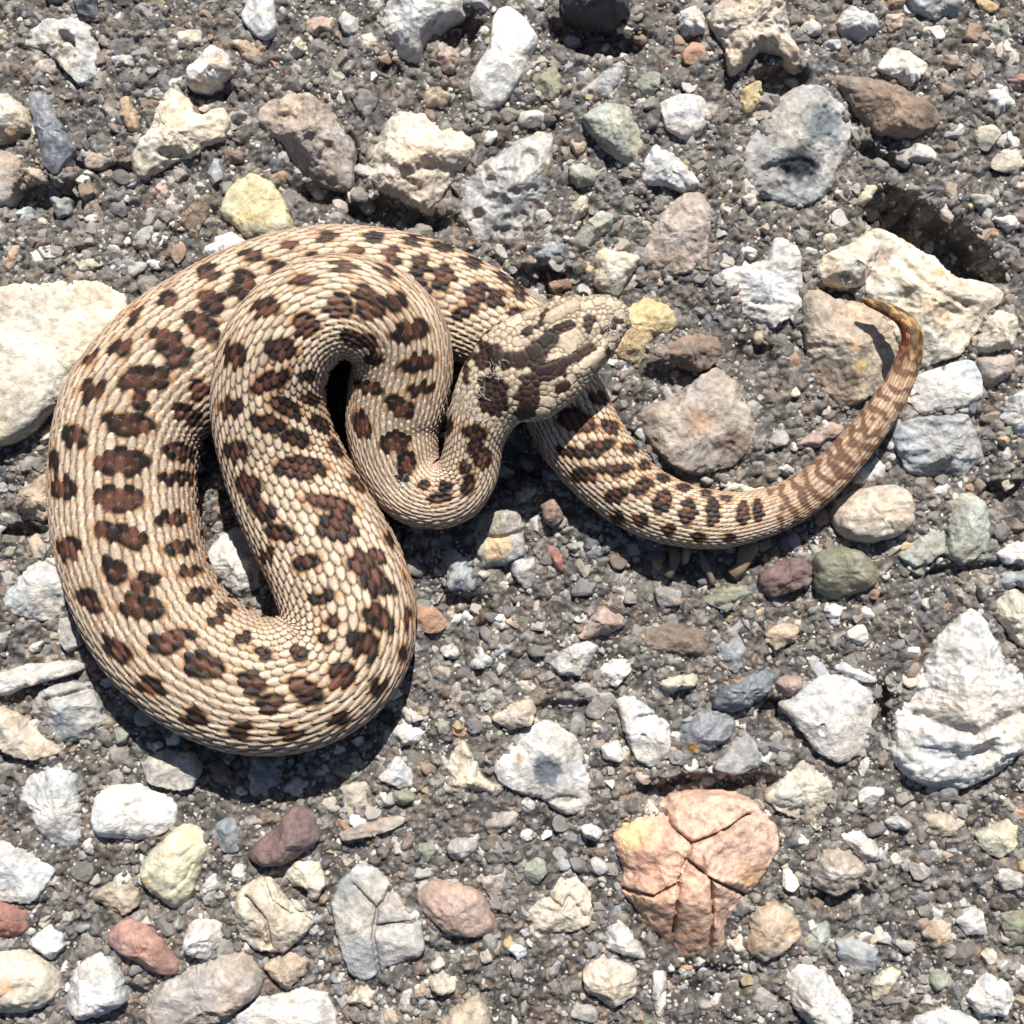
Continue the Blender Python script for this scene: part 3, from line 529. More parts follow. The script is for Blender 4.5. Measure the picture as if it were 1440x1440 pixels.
PATCHES = {  # label fragment: list of (x, y, r, colour, strength)
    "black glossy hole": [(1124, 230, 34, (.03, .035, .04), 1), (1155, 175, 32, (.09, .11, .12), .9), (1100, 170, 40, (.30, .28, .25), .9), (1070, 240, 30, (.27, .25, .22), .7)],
    "like an eye": [(768, 1083, 26, (.09, .10, .12), 1), (732, 1064, 8, (.30, .2, .12), .7)],
    "orange spot": [(974, 1052, 9, (.55, .33, .08), 1), (962, 1066, 6, (.5, .35, .15), .6)],
    "tan patch": [(700, 768, 22, (.48, .36, .22), 1), (695, 735, 22, (.28, .25, .2), .8)],
    "large cream-tan": [(1320, 440, 26, (.36, .27, .18), .7), (1240, 360, 16, (.30, .25, .2), .8), (1320, 385, 8, (.5, .28, .12), .7), (1350, 420, 26, (.33, .29, .24), .7)],
    "enclosed by the curl": [(1200, 485, 10, (.5, .3, .16), .6), (1210, 515, 12, (.42, .28, .1), .6)],
    "brown-grey rock above": [(985, 592, 22, (.30, .2, .13), .8), (1030, 625, 26, (.17, .12, .09), .8), (935, 600, 22, (.36, .33, .29), .8)],
    "terracotta": [(985, 1150, 60, (.55, .37, .28), .8), (890, 1175, 26, (.60, .42, .22), .8), (960, 1330, 50, (.36, .22, .15), .85), (915, 1290, 22, (.40, .25, .17), .7), (1060, 1230, 24, (.42, .25, .13), .7), (905, 1225, 30, (.5, .27, .2), .6)],
    "pinkish spots": [(302, 85, 12, (.5, .35, .26), .8), (275, 116, 9, (.5, .36, .28), .8)],
    "yellow veined": [(270, 1175, 14, (.50, .44, .28), .8), (262, 1240, 22, (.42, .42, .30), .8), (200, 1240, 12, (.55, .38, .18), .7)],
    "left edge beside the dark slate": [(18, 190, 14, (.38, .24, .14), .8)],
    "ochre yellow": [(395, 318, 18, (.42, .40, .32), .8), (350, 305, 14, (.38, .30, .14), .7)],
    "largest white": [(1330, 1060, 60, (.42, .42, .42), .8), (1400, 1000, 40, (.52, .47, .42), .6)],
    "bright yellow angular": [(895, 480, 20, (.46, .36, .2), .6)],
    "domed rock": [(420, 215, 40, (.30, .27, .25), .9), (410, 150, 30, (.38, .30, .23), .7)],
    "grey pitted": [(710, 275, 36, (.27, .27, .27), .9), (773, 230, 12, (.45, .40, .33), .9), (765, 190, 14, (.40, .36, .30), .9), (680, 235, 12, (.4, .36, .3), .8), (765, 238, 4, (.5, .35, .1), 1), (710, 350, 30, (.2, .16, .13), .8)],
    "largest white": [(1330, 1060, 50, (.40, .41, .42), .8)],
    "cream corner": [(8, 1385, 14, (.45, .26, .14), .7)],
    "smooth rock cut by the bottom left": [(6, 1388, 14, (.45, .26, .14), .7)],
}


def mesh_stone(poly, h, style, col, label, seed, quality=2.4):
    """one solid rock: outline as seen from above, domed / faceted top, sides running down into the ground"""
    r_ = np.random.default_rng(seed)
    poly = np.array(poly, float)
    zq = 0.25 * h
    X, Y = W(poly[:, 0], poly[:, 1], zq)
    P = np.stack([X, Y], 1)
    # centroid
    x0, y0 = P[:, 0], P[:, 1]; x1, y1 = np.roll(x0, -1), np.roll(y0, -1)
    cr = x0 * y1 - x1 * y0; A = cr.sum() / 2
    cx = ((x0 + x1) * cr).sum() / (6 * A); cy = ((y0 + y1) * cr).sum() / (6 * A)
    gz0 = float(ground_z(np.array([cx]), np.array([cy]))[0])
    gz0 = max(gz0, -14)
    rad = math.sqrt(abs(A) / math.pi)
    per = np.hypot(x1 - x0, y1 - y0).sum()
    seg = int(np.clip(per / quality, 30, 260)); rings = int(np.clip(rad / quality * 1.25, 9, 60))
    th = np.linspace(0, 2 * math.pi, seg, endpoint=False)
    R = np.zeros(seg)
    for k in range(seg):
        d = np.array([math.cos(th[k]), math.sin(th[k])])
        ax = x0 - cx; ay = y0 - cy; bx = x1 - x0; by = y1 - y0
        den = d[0] * by - d[1] * bx
        den = np.where(abs(den) < 1e-9, 1e-9, den)
        t = (ax * by - ay * bx) / den
        u = (ax * d[1] - ay * d[0]) / den
        ok = (u >= -1e-6) & (u <= 1 + 1e-6) & (t > 0)
        R[k] = t[ok].max() if ok.any() else rad
    k_sm = max(1, int((0.012 if 'a' in style or 'f' in style else 0.035) * seg))
    if 's' in style: k_sm = int(0.04 * seg) + 1
    ker = np.hanning(2 * k_sm + 3); ker /= ker.sum()
    Rp = np.concatenate([R[-k_sm - 1:], R, R[:k_sm + 1]])
    R = np.convolve(Rp, ker, 'valid')
    sd = seed % 9973
    if 's' not in style:
        R = R * (1 + 0.03 * noise(np.cos(th) * 3, np.sin(th) * 3, sd, 5)) + 1.4 * noise(np.cos(th) * rad / 4, np.sin(th) * rad / 4, sd, 6)
    k2 = int(0.10 * seg); ker2 = np.hanning(2 * k2 + 3); ker2 /= ker2.sum()
    Rs = np.convolve(np.r_[R[-k2 - 1:], R, R[:k2 + 1]], ker2, 'valid'); Rs = np.minimum(Rs, 1.55 * R)
    nexp = {'r': 2.3, 'a': 2.8, 'f': 4.6, 's': 2.1}['s' if ('s' in style and 'f' not in style) else style[0]]
    k_in = max(4, int(rings * .72)); k_out = max(4, rings - k_in)
    f = np.r_[1 - .16 * (np.arange(k_out) / k_out) ** 2.0, np.linspace(.84, .84 / k_in * .5, k_in)]
    g = np.clip(1 - f ** nexp, 0, 1) ** (1 / nexp)
    # unit-space points
    down = [(0.94, -1.1), (1.0, -0.5), (1.012, -0.18)]
    rows = [(a, b) for a, b in down] + list(zip(f, g))
    ux = np.array([[a * math.cos(q) for q in th] for a, b in rows])
    uy = np.array([[a * math.sin(q) for q in th] for a, b in rows])
    uz = np.array([[b] * seg for a, b in rows])
    ux = np.vstack([ux, np.zeros((1, seg))]); uy = np.vstack([uy, np.zeros((1, seg))]); uz = np.vstack([uz, np.ones((1, seg))])
    # facets
    if 's' in style:
        npl, lo, hi = 12, .74, .95
    elif style[0] == 'a':
        npl, lo, hi = 16, .60, .9
    elif style[0] == 'f':
        npl, lo, hi = 7, .74, .95
    else:
        npl, lo, hi = 9, .74, .95
    top = uz > -0.1
    for k in range(npl):
        a = r_.uniform(0, 2 * math.pi); e = r_.uniform(0.5, 1.35)
        n = np.array([math.cos(a) * math.cos(e), math.sin(a) * math.cos(e), math.sin(e)])
        d = r_.uniform(lo, hi)
        ex = np.clip(ux * n[0] + uy * n[1] + uz * n[2] - d, 0, None) * top
        cut = 1.0 if 's' not in style else 0.8
        ux = ux - cut * 0.25 * ex * n[0]; uy = uy - cut * 0.25 * ex * n[1]; uz = uz - cut * ex * n[2] * 1.1
    # tilt of the top
    ta = r_.uniform(0, 2 * math.pi); ts = r_.uniform(0.05, 0.3) * (1.3 if style[0] == 'f' else 1)
    uz = np.where(uz > 0, uz * (1 + ts * (ux * math.cos(ta) + uy * math.sin(ta))), uz)
    fr_ = np.clip(np.hypot(ux, uy), 0, 1); fr_ = np.where(uz < 0, 1, fr_)
    fr_ = smooth(.3, 1.0, fr_)
    Rr = Rs[None] * (1 - fr_) + R[None] * fr_
    x = ux * Rr; y = uy * Rr; z = uz * h
    z = np.where(uz < 0, uz * (18 + 0.3 * h), z)
    # relief
    am = {'r': 1.0, 'a': 1.15, 'f': 0.8, 's': 0.85}['s' if 's' in style else style[0]]
    lf = max(rad * 0.55, 7)
    w = smooth(-0.05, 0.2, uz)
    z = z + w * am * (0.16 * h * fbm(x / lf, y / lf, z / lf + sd, sd, 2))
    rg = 1 - np.abs(fbm(x / (lf * .45), y / (lf * .45), z / (lf * .45), sd + 3, 3))
    z = z + w * am * (0.11 * h) * (rg - 0.8)
    cf = smooth(.12, .45, np.hypot(ux, uy))
    d1 = fbm(x / 10, y / 10, z / 10 + sd, sd + 7, 2) * 2.0 * am
    d2 = (fbm(x / 3.4, y / 3.4, z / 3.4, sd + 11, 2) * 0.8 + fbm(x / 5, y / 5, z / 5, sd + 12, 1) * .7) * am * cf
    rr = np.hypot(x, y) + 1e-6
    nxh = x / rr * (1 - uz.clip(0, 1)); nyh = y / rr * (1 - uz.clip(0, 1))
    x = x + nxh * (d1 + d2); y = y + nyh * (d1 + d2); z = z + (d1 + d2) * (0.35 + 0.65 * uz.clip(0, 1))
    # layered strata on some
    if label and any(q in label for q in ("layered", "craggy", "splintery", "wavy", "streaked", "rough whitish-grey", "green slate")):
        an = r_.uniform(-.5, .5)
        q1 = x * math.sin(an) + y * math.cos(an) + 9 * fbm(x / 24, y / 24, 0, sd, 3); q2 = x * math.cos(an) - y * math.sin(an)
        z = z + w * cf * 5.0 * fbm(q1 / 9, q2 / 60, 0, sd + 81, 3)
    # world-pixel position for cracks, pits, patches
    wx = x + cx; wy = y + cy; zz = np.clip(z, 0, None)
    kk = CAM_H / (CAM_H - zz)
    px = wx * kk + 720; py = 720 - wy * kk
    base = np.array(PAL[col]) * r_.uniform(0.93, 1.07)
    C = np.ones(x.shape + (3,)) * base
    v1 = fbm(x / (rad * .5 + 4), y / (rad * .5 + 4), z / 20, sd + 21, 4)[..., None]
    v2 = (fbm(x / 7, y / 7, z / 7, sd + 31, 3) * (.25 + .75 * cf))[..., None]
    amp = 0.9 if 's' in style else 1.15
    C = C * (1 + amp * 0.32 * v1 + amp * 0.32 * v2)
    hue = fbm(x / (rad * .7 + 3), y / (rad * .7 + 3), 0, sd + 41, 2)[..., None]
    C = C * (1 + amp * 0.10 * hue * np.array([1.0, 0.0, -1.0]))
    key = label or ""
    for frag, lst in PATCHES.items():
        if frag in key:
            for (qx, qy, qr, qc, qs) in lst:
                dd = np.hypot(px - qx, py - qy) / qr + 0.35 * fbm(x / 8, y / 8, 0, sd + 51, 3)
                m_ = (1 - smooth(0.55, 1.15, dd))[..., None] * qs
                C = C * (1 - m_) + np.array(qc) * (1 + .25 * v2) * m_
    for frag, (lines, wid, dep) in CRACKS.items():
        if frag in key:
            dist = np.full(x.shape, 1e9)
            for ln in lines:
                for (ax, ay), (bx, by) in zip(ln[:-1], ln[1:]):
                    vx, vy = bx - ax, by - ay
                    tt = np.clip(((px - ax) * vx + (py - ay) * vy) / (vx * vx + vy * vy), 0, 1)
                    dist = np.minimum(dist, np.hypot(px - ax - tt * vx, py - ay - tt * vy))
            dist = dist + 1.2 * fbm(x / 7, y / 7, 0, sd + 61, 2)
            z = z - dep * np.exp(-(np.clip(dist, 0, None) / wid) ** 2) * w
            z = z - 0.3 * dep * np.exp(-(np.clip(dist, 0, None) / (wid * 3.5)) ** 2) * w
    for frag, lst in PITS.items():
        if frag in key:
            for (qx, qy, rx, ry, dep) in lst:
                dd = np.hypot((px - qx) / rx, (py - qy) / ry) + 0.2 * fbm(x / 9, y / 9, 0, sd + 71, 2)
                z = z - dep * (1 - smooth(0.6, 1.1, dd)) * w
    if "big terracotta" in key:
        cs = [(905, 1195, 0, .10, .12), (975, 1150, 2, .0, .12), (1045, 1200, 6, -.10, .10), (1028, 1275, -3, -.22, .35), (980, 1300, 2, .10, .30), (925, 1290, -4, .25, .38), (935, 1225, 2, .1, -.1)]
        dd = np.stack([np.hypot(px - c_[0], py - c_[1]) + 5 * fbm(x / 16, y / 16, 0, 900, 2) for c_ in cs], 0)
        wk = np.exp(-dd / 2.2 + dd.min(0) / 2.2); wk /= wk.sum(0)
        z = z + w * sum(wk[i_] * (c_[2] + c_[3] * (px - c_[0]) - c_[4] * (py - c_[1])) for i_, c_ in enumerate(cs))
    if "glossy hole" in key:
        z = z + w * 3 * fbm(x / 6, y / 6, 0, 5, 2) * (np.hypot(px - 1150, py - 180) < 38)
    z = np.where(uz < 0, z, np.maximum(z, -6))
    nr = x.shape[0]
    # collapse the top row to a single vertex
    V = np.stack([x, y, z], -1)
    Vt = V[:-1].reshape(-1, 3); Ct = C[:-1].reshape(-1, 3)
    topv = V[-2].mean(0) if True else V[-1, 0]
    topv = np.array([V[-1, 0, 0], V[-1, 0, 1], V[-2, :, 2].mean()])
    Vt = np.vstack([Vt, topv]); Ct = np.vstack([Ct, C[-1, 0]])
    ii = np.arange((nr - 1) * seg).reshape(nr - 1, seg)
    a = ii[:-1]; b = np.roll(ii, -1, 1)[:-1]; c = np.roll(ii, -1, 1)[1:]; d = ii[1:]
    F4 = np.stack([a, b, c, d], -1).reshape(-1, 4)
    last = ii[-1]; F3 = np.stack([last, np.roll(last, -1), np.full(seg, len(Vt) - 1)], -1)
    flat = np.concatenate([F4.ravel(), F3.ravel()])
    tot = np.concatenate([np.full(len(F4), 4), np.full(len(F3), 3)])
    me = build_mesh("stone", Vt, flat, tot, Ct)
    return me, (cx, cy, gz0 * 0.5), rad


POLYS = []      # outlines already taken, in plan
n_thing = 0
for n_, line in enumerate([l for l in STONES.strip().split("\n") if l.strip()]):
    name, label, col, h, style, pts = line.split("|")
    poly = [tuple(float(v) for v in p.split(",")) for p in pts.split()]
    h = float(h) * 1.15
    me, loc, rad = mesh_stone(poly, h, style, col, label, 1000 + n_ * 37)
    mat = MAT_WET if 'w' in style else (MAT_SMOOTH if 's' in style else MAT_ROUGH)
    if label:
        link(name, me, mat, loc, label=label, cat={"slate": "stone"}.get(name, name))
    else:
        link("stone", me, mat, loc, parent=ground)
    POLYS.append(np.array(poly))

# ---------------------------------------------------------------- bedded pebbles (each a part of the ground) and grit (stuff)
taken = np.zeros((1900, 1900), bool)       # raster of the photo grid, offset 230


def raster(poly, grow=0.0):
    c = poly.mean(0); p = (poly - c) * (1 + grow) + c
    x0, y0 = np.floor(p.min(0)).astype(int); x1, y1 = np.ceil(p.max(0)).astype(int)
    X, Y = np.meshgrid(np.arange(x0, x1 + 1), np.arange(y0, y1 + 1))
    inside = np.zeros(X.shape, bool); j = len(p) - 1
    for i in range(len(p)):
        xi, yi = p[i]; xj, yj = p[j]
        c_ = ((yi > Y) != (yj > Y)) & (X < (xj - xi) * (Y - yi) / (yj - yi + 1e-9) + xi)
        inside ^= c_; j = i
    xs = np.clip(X[inside] + 230, 0, 1899); ys = np.clip(Y[inside] + 230, 0, 1899)
    taken[ys, xs] = True


for p in POLYS: raster(p, 0.0)
taken_all = taken.copy(); taken[:] = False
for p in POLYS: raster(p, -0.14)
taken_big = taken.copy(); taken = taken_all

GRIT_PAL = [(.40, .39, .37), (.30, .28, .26), (.22, .20, .18), (.46, .41, .34), (.50, .48, .45), (.34, .27, .21), (.27, .19, .14),
            (.16, .15, .15), (.58, .55, .50), (.28, .29, .31), (.36, .22, .15), (.40, .30, .17), (.24, .25, .2), (.13, .12, .11)]
GRIT_W = np.array([16, 14, 11, 12, 9, 8, 6, 9, 7, 6, 2.0, 1.6, 4, 6.0]); GRIT_W /= GRIT_W.sum()

# low-poly lump shapes shared by all pebbles
def ico(sub):
    t = (1 + 5 ** .5) / 2
    v = np.array([(-1, t, 0), (1, t, 0), (-1, -t, 0), (1, -t, 0), (0, -1, t), (0, 1, t), (0, -1, -t), (0, 1, -t), (t, 0, -1), (t, 0, 1), (-t, 0, -1), (-t, 0, 1)], float)
    v /= np.linalg.norm(v[0])
    f = [(0, 11, 5), (0, 5, 1), (0, 1, 7), (0, 7, 10), (0, 10, 11), (1, 5, 9), (5, 11, 4), (11, 10, 2), (10, 7, 6), (7, 1, 8),
         (3, 9, 4), (3, 4, 2), (3, 2, 6), (3, 6, 8), (3, 8, 9), (4, 9, 5), (2, 4, 11), (6, 2, 10), (8, 6, 7), (9, 8, 1)]
    for _ in range(sub):
        v = list(map(tuple, v)); cache = {}; nf = []
        def mid(a, b):
            k = (min(a, b), max(a, b))
            if k not in cache:
                m = (np.array(v[a]) + np.array(v[b])) / 2; m /= np.linalg.norm(m); v.append(tuple(m)); cache[k] = len(v) - 1
            return cache[k]
        for a, b, c in f:
            ab, bc, ca = mid(a, b), mid(b, c), mid(c, a)
            nf += [(a, ab, ca), (b, bc, ab), (c, ca, bc), (ab, bc, ca)]
        f = nf; v = np.array(v)
    return np.array(v), np.array(f)


def lump(sub, seed, facets=9, lo=.55, hi=.88):
    v, f = ico(sub); r_ = np.random.default_rng(seed)
    for k in range(facets):
        n = r_.normal(size=3); n /= np.linalg.norm(n); d = r_.uniform(lo, hi)
        v = v - np.clip(v @ n - d, 0, None)[:, None] * n
    v = v + 0.07 * np.stack([fbm(v[:, 0] * 2.2, v[:, 1] * 2.2, v[:, 2] * 2.2, seed + q, 2) for q in range(3)], 1)
    v[:, 0] *= r_.uniform(0.85, 1.25); v[:, 1] *= r_.uniform(0.7, 1.0); v[:, 2] *= r_.uniform(0.6, 0.9)
    return v, f


# ~230 single pebbles that one can pick apart
shapes = [lump(3, 300 + k, 11) for k in range(14)]
placed = []
tries = 0
pr = np.random.default_rng(5)
n_parts = sum(1 for l in STONES.split("\n") if l.count("|") == 5 and l.split("|")[1] == "")
pebble_meshes = {}
while len(placed) < 296 - n_parts and tries < 60000:
    tries += 1
    x, y = pr.uniform(-8, 1448, 2); r = 21.0 * (1 - len(placed) / 400) * pr.uniform(0.8, 1.25)
    r = max(r, 7.5)
    xi, yi = int(x + 230), int(y + 230); q = int(r * .8)
    if taken[yi - q:yi + q, xi - q:xi + q].any(): continue
    if any((x - a) ** 2 + (y - b) ** 2 < (r + c) ** 2 * 0.9 for a, b, c in placed): continue
    placed.append((x, y, r))
    k = pr.integers(len(shapes)); ci = pr.choice(len(GRIT_PAL), p=GRIT_W)
    if (k, ci) not in pebble_meshes:
        v, f = shapes[k]
        vv = 1 + 0.25 * fbm(v[:, 0] * 2, v[:, 1] * 2, v[:, 2] * 2, 50 + int(k), 3)
        pebble_meshes[(k, ci)] = build_mesh("pebble", v, f, 3, np.array(GRIT_PAL[ci])[None] * vv[:, None])
    X, Y = W(x, y, 3)
    gz_ = float(ground_z(np.array([float(X)]), np.array([float(Y)]))[0])
    o = link("stone", pebble_meshes[(k, ci)], MAT_ROUGH, (X, Y, gz_ + r * 0.12), parent=ground)
    o.rotation_euler = (pr.uniform(-.3, .3), pr.uniform(-.3, .3), pr.uniform(0, 6.28)); o.scale = (r, r, r * pr.uniform(.7, 1.0))
    yy, xx = int(y + 230), int(x + 230); taken_big[yy - q // 2:yy + q // 2, xx - q // 2:xx + q // 2] = True


def scatter(name, label, count, rmin, rmax, power, protos, lift, seed, avoid, dusty=False, at=None):
    r_ = np.random.default_rng(seed)
    x = r_.uniform(-40, 1480, count * 2); y = r_.uniform(-40, 1480, count * 2)
    if at is not None: x, y = np.clip(at[0], -100, 1540), np.clip(at[1], -100, 1540)
    ok = ~avoid[(y + 230).astype(int), (x + 230).astype(int)]
    # uneven cover: thin out by a broad noise
    dn = fbm(x / 60, y / 60, 0, seed, 3)
    ok &= r_.uniform(0, 1, len(x)) < 0.72 + 0.8 * dn
    x = x[ok][:count]; y = y[ok][:count]; n = len(x)
    X, Y = W(x, y, 0)
    gz_ = ground_z(X, Y)
    r = rmin + (rmax - rmin) * r_.uniform(0, 1, n) ** power
    pid = r_.integers(len(protos), size=n)
    ci = r_.choice(len(GRIT_PAL), p=GRIT_W, size=n)
    cols = np.array(GRIT_PAL)[ci] * r_.uniform(0.75, 1.15, (n, 1))
    if dusty:      # many chips wear the brown film of the binder
        d_ = r_.uniform(0, 1, (n, 1)) ** 1.1 * .8
        cols = cols * (1 - d_) + np.array([.092, .081, .072]) * d_
    a = r_.uniform(0, 2 * np.pi, n); b = r_.uniform(-.7, .7, n); c = r_.uniform(-.7, .7, n)
    ca, sa, cb, sb, cc, sc = np.cos(a), np.sin(a), np.cos(b), np.sin(b), np.cos(c), np.sin(c)
    Rm = np.stack([np.stack([ca * cb, ca * sb * sc - sa * cc, ca * sb * cc + sa * sc], -1),
                   np.stack([sa * cb, sa * sb * sc + ca * cc, sa * sb * cc - ca * sc], -1),
                   np.stack([-sb, cb * sc, cb * cc], -1)], -2)
    VV = []; FF = []; CC = []; off = 0
    for k, (v, f) in enumerate(protos):
        m = np.where(pid == k)[0]
        if not len(m): continue
        P = np.einsum('nij,vj->nvi', Rm[m], v) * r[m][:, None, None]
        P[:, :, 0] += X[m][:, None]; P[:, :, 1] += Y[m][:, None]; P[:, :, 2] += (gz_[m] + lift * r[m])[:, None]
        VV.append(P.reshape(-1, 3)); CC.append(np.repeat(cols[m], len(v), 0))
        FF.append((f[None] + (np.arange(len(m)) * len(v))[:, None, None] + off).reshape(-1, 3)); off += len(m) * len(v)
    me = build_mesh(name, np.vstack(VV), np.vstack(FF), 3, np.vstack(CC), smooth_shade=False)
    o = link(name, me, MAT_GRIT, kind="stuff")
    o["label"] = label; o["category"] = "gravel"
    return n


n1 = scatter("gravel", "small mixed chips and gravel bedded thick between the stones", 4300, 6.5, 18, 2.1,
             [lump(2, 500 + k, 12, .45, .85) for k in range(8)], -0.12, 71, taken_big, True)
n1 = scatter("gravel", "fine chips and angular crumbs scattered thick between the stones", 3500, 3.6, 7.5, 1.4,
             [lump(1, 540 + k, 9, .5, .85) for k in range(8)], 0.12, 73, taken_big, True)
# crumbs of binder packed against the foot of every large stone
er = np.random.default_rng(88); ex_, ey_ = [], []
for P_ in POLYS:
    c_ = P_.mean(0); nxt = np.roll(P_, -1, 0)
    for p0, p1 in zip(P_, nxt):
        L_ = np.hypot(*(p1 - p0))
        for _ in range(int(L_ / 6.5 + er.uniform(0, 1))):
            if er.uniform() < .25: continue
            p_ = p0 + (p1 - p0) * er.uniform(); p_ = p_ + (p_ - c_) / (np.hypot(*(p_ - c_)) + 1e-6) * er.uniform(-3.5, 6)
            ex_.append(p_[0]); ey_.append(p_[1])
scatter("gravel", "dusty binder crumbs packed against the feet of the large stones", 9000, 3.2, 8.5, 1.6,
        [lump(1, 580 + k, 8, .5, .85) for k in range(8)], 0.2, 75, np.zeros_like(taken_big), True, (np.array(ex_), np.array(ey_)))
n2 = scatter("grit", "fine sandy grit bedded in the dark binder all over the ground", 24000, 1.5, 3.8, 1.6,
             [lump(0, 700 + k, 3, .7, .95) for k in range(8)], 0.25, 72, taken_big)

# ---------------------------------------------------------------- the snake
# centre line as seen: x, y, half width, centre height, height ratio
SP = [
    (884.5, 442, 4, 149, .9), (883.5, 442, 12, 149, .76), (881, 443, 18, 149, .75), (873, 445, 25.5, 149, .68), (858, 449, 36, 148, .64), (828, 464, 51, 147, .58),
    (795, 483, 63.5, 146, .54), (765, 504, 71.5, 144, .53), (745, 516, 74, 141, .54), (726, 528, 74, 138, .56),
    (701, 548, 61, 131, .62), (687, 566, 52, 125, .68), (677, 587, 45, 117, .76), (669, 613, 40, 105, .84), (664, 640, 40, 92, .85),
    (656, 668, 42, 80, .85), (639, 688, 45, 72, .85), (614, 696, 47, 66, .85), (588, 689, 50, 64, .83), (568, 667, 54, 64, .76),
    (556, 634, 60, 68, .76), (553, 595, 65, 75, .76), (560, 555, 69, 88, .76), (566, 515, 69, 103, .76), (558, 475, 70, 120, .76),
    (530, 445, 71, 136, .76), (490, 431, 72, 146, .76), (450, 437, 73, 150, .76), (413, 462, 75, 146, .76), (388, 500, 77, 134, .76),
    (378, 545, 78, 116, .76), (382, 595, 80, 98, .76), (396, 645, 83, 82, .74), (418, 695, 87, 74, .72), (445, 745, 90, 70, .72),
    (470, 795, 92, 70, .72), (488, 845, 93, 70, .72), (489, 890, 93, 70, .72), (470, 928, 93, 70, .72), (435, 953, 94, 71, .72),
    (390, 965, 94, 71, .72), (340, 960, 96, 71, .72), (290, 938, 97, 71, .72), (245, 902, 98, 71, .72), (212, 855, 99, 71, .72),
    (190, 800, 100, 71, .72), (177, 740, 101, 71, .72), (173, 680, 101, 71, .72), (177, 625, 101, 71, .72), (190, 580, 101, 71, .72),
    (213, 545, 100, 71, .72), (245, 513, 99, 71, .72), (285, 483, 97, 70, .72), (328, 455, 95, 69, .72), (375, 431, 92, 67.5, .73),
    (433, 412, 88, 69, .76), (500, 404, 84, 66, .76), (560, 408, 79, 63, .76), (610, 420, 74, 60, .76), (655, 437, 70, 57, .76),
    (697, 460, 66, 54, .76), (735, 490, 63, 51, .76), (768, 528, 61, 49, .76), (793, 568, 59, 47, .76), (815, 612, 58, 45, .76),
    (848, 655, 54, 43, .76), (885, 690, 49, 41, .76), (925, 713, 46, 39, .76), (970, 727, 42, 37, .82), (1015, 731, 39, 36, .85),
    (1060, 725, 34, 37, .85), (1100, 712, 31, 40, .88), (1140, 689, 29, 46, .9), (1175, 658, 27, 54, .9), (1207, 622, 25, 62, .9),
    (1235, 586, 22.5, 70, .9), (1259, 549, 20, 74, .9), (1275, 515, 17.5, 77, .9), (1283, 485, 15.5, 78, .9), (1280, 463, 13, 77, .9),
    (1268, 447, 10.5, 75, .9), (1252, 437, 9, 72, .9), (1236, 430, 7.5, 69, .9), (1221, 424, 6, 66, .9), (1213, 421, 2.5, 65, .9),
]
SPa = np.array(SP, float)


def catmull(P, per=24):
    Q = np.vstack([2 * P[0] - P[1], P, 2 * P[-1] - P[-2]]); out = []
    t = np.linspace(0, 1, per, endpoint=False)[:, None]
    for i in range(1, len(Q) - 2):
        p0, p1, p2, p3 = Q[i - 1], Q[i], Q[i + 1], Q[i + 2]
        out.append(0.5 * ((2 * p1) + (-p0 + p2) * t + (2 * p0 - 5 * p1 + 4 * p2 - p3) * t ** 2 + (-p0 + 3 * p1 - 3 * p2 + p3) * t ** 3))
    out.append(P[-1:]); return np.vstack(out)


D = catmull(SPa)
kz = (CAM_H - D[:, 3]) / CAM_H
C3 = np.stack([(D[:, 0] - 720) * kz, (720 - D[:, 1]) * kz, D[:, 3]], 1)
seglen = np.r_[0, np.linalg.norm(np.diff(C3, axis=0), axis=1)]
S_arc = np.cumsum(seglen); TOT = S_arc[-1]
NS = 2150; NV = 232
s = np.linspace(0, TOT, NS)
s = np.interp(np.linspace(0, 1, NS), np.r_[0, 0.012, 1], np.r_[0, 6, TOT])
C = np.stack([np.interp(s, S_arc, C3[:, k]) for k in range(3)], 1)
rh = np.interp(s, S_arc, D[:, 2] * kz); ratio = np.interp(s, S_arc, D[:, 4])
# light smoothing of the centre line
def sm1(a, w):
    k = np.hanning(2 * w + 1); k /= k.sum(); ap = np.r_[2 * a[0] - a[w:0:-1], a, 2 * a[-1] - a[-2:-w - 2:-1]]
    return np.convolve(ap, k, 'valid')
C = np.stack([sm1(C[:, k], 9) for k in range(3)], 1)
T = np.gradient(C, axis=0); T = np.stack([sm1(T[:, k], 5) for k in range(3)], 1); T /= np.linalg.norm(T, axis=1)[:, None]
Nn = np.cross(T, [0, 0, 1.0]); Nn /= np.linalg.norm(Nn, axis=1)[:, None]
Bn = np.cross(Nn, T)
rv = rh * ratio
# angles: most samples on the upper side
q = np.linspace(-1, 1, NV, endpoint=False)
phi = np.where(np.abs(q) < 0.86, q / 0.86 * 1.95, np.sign(q) * (1.95 + (np.abs(q) - 0.86) / 0.14 * (math.pi - 1.95)))
PHI, SS = np.meshgrid(phi, s)
sp, cp = np.sin(PHI), np.cos(PHI)
head_w = 1 - smooth(205, 265, SS)                 # 1 on the head
ex_ = 0.93 - 0.09 * head_w                           # head is a little boxier
sx = np.sign(sp) * np.abs(sp) ** ex_; cx_ = np.sign(cp) * np.abs(cp) ** ex_
RH = rh[:, None]; RV = rv[:, None]
lat = sx * RH; ver = cx_ * RV
# flattened belly
ver = np.where(ver < 0, ver * 0.92, ver)
NORM = Nn[:, None, :] * (sp / RH)[..., None] + Bn[:, None, :] * (cp / RV)[..., None]
NORM /= np.linalg.norm(NORM, axis=2)[..., None]
BASE = C[:, None, :] + Nn[:, None, :] * lat[..., None] + Bn[:, None, :] * ver[..., None]


def to_px(P):
    k = CAM_H / (CAM_H - P[..., 2])
    return P[..., 0] * k + 720, 720 - P[..., 1] * k


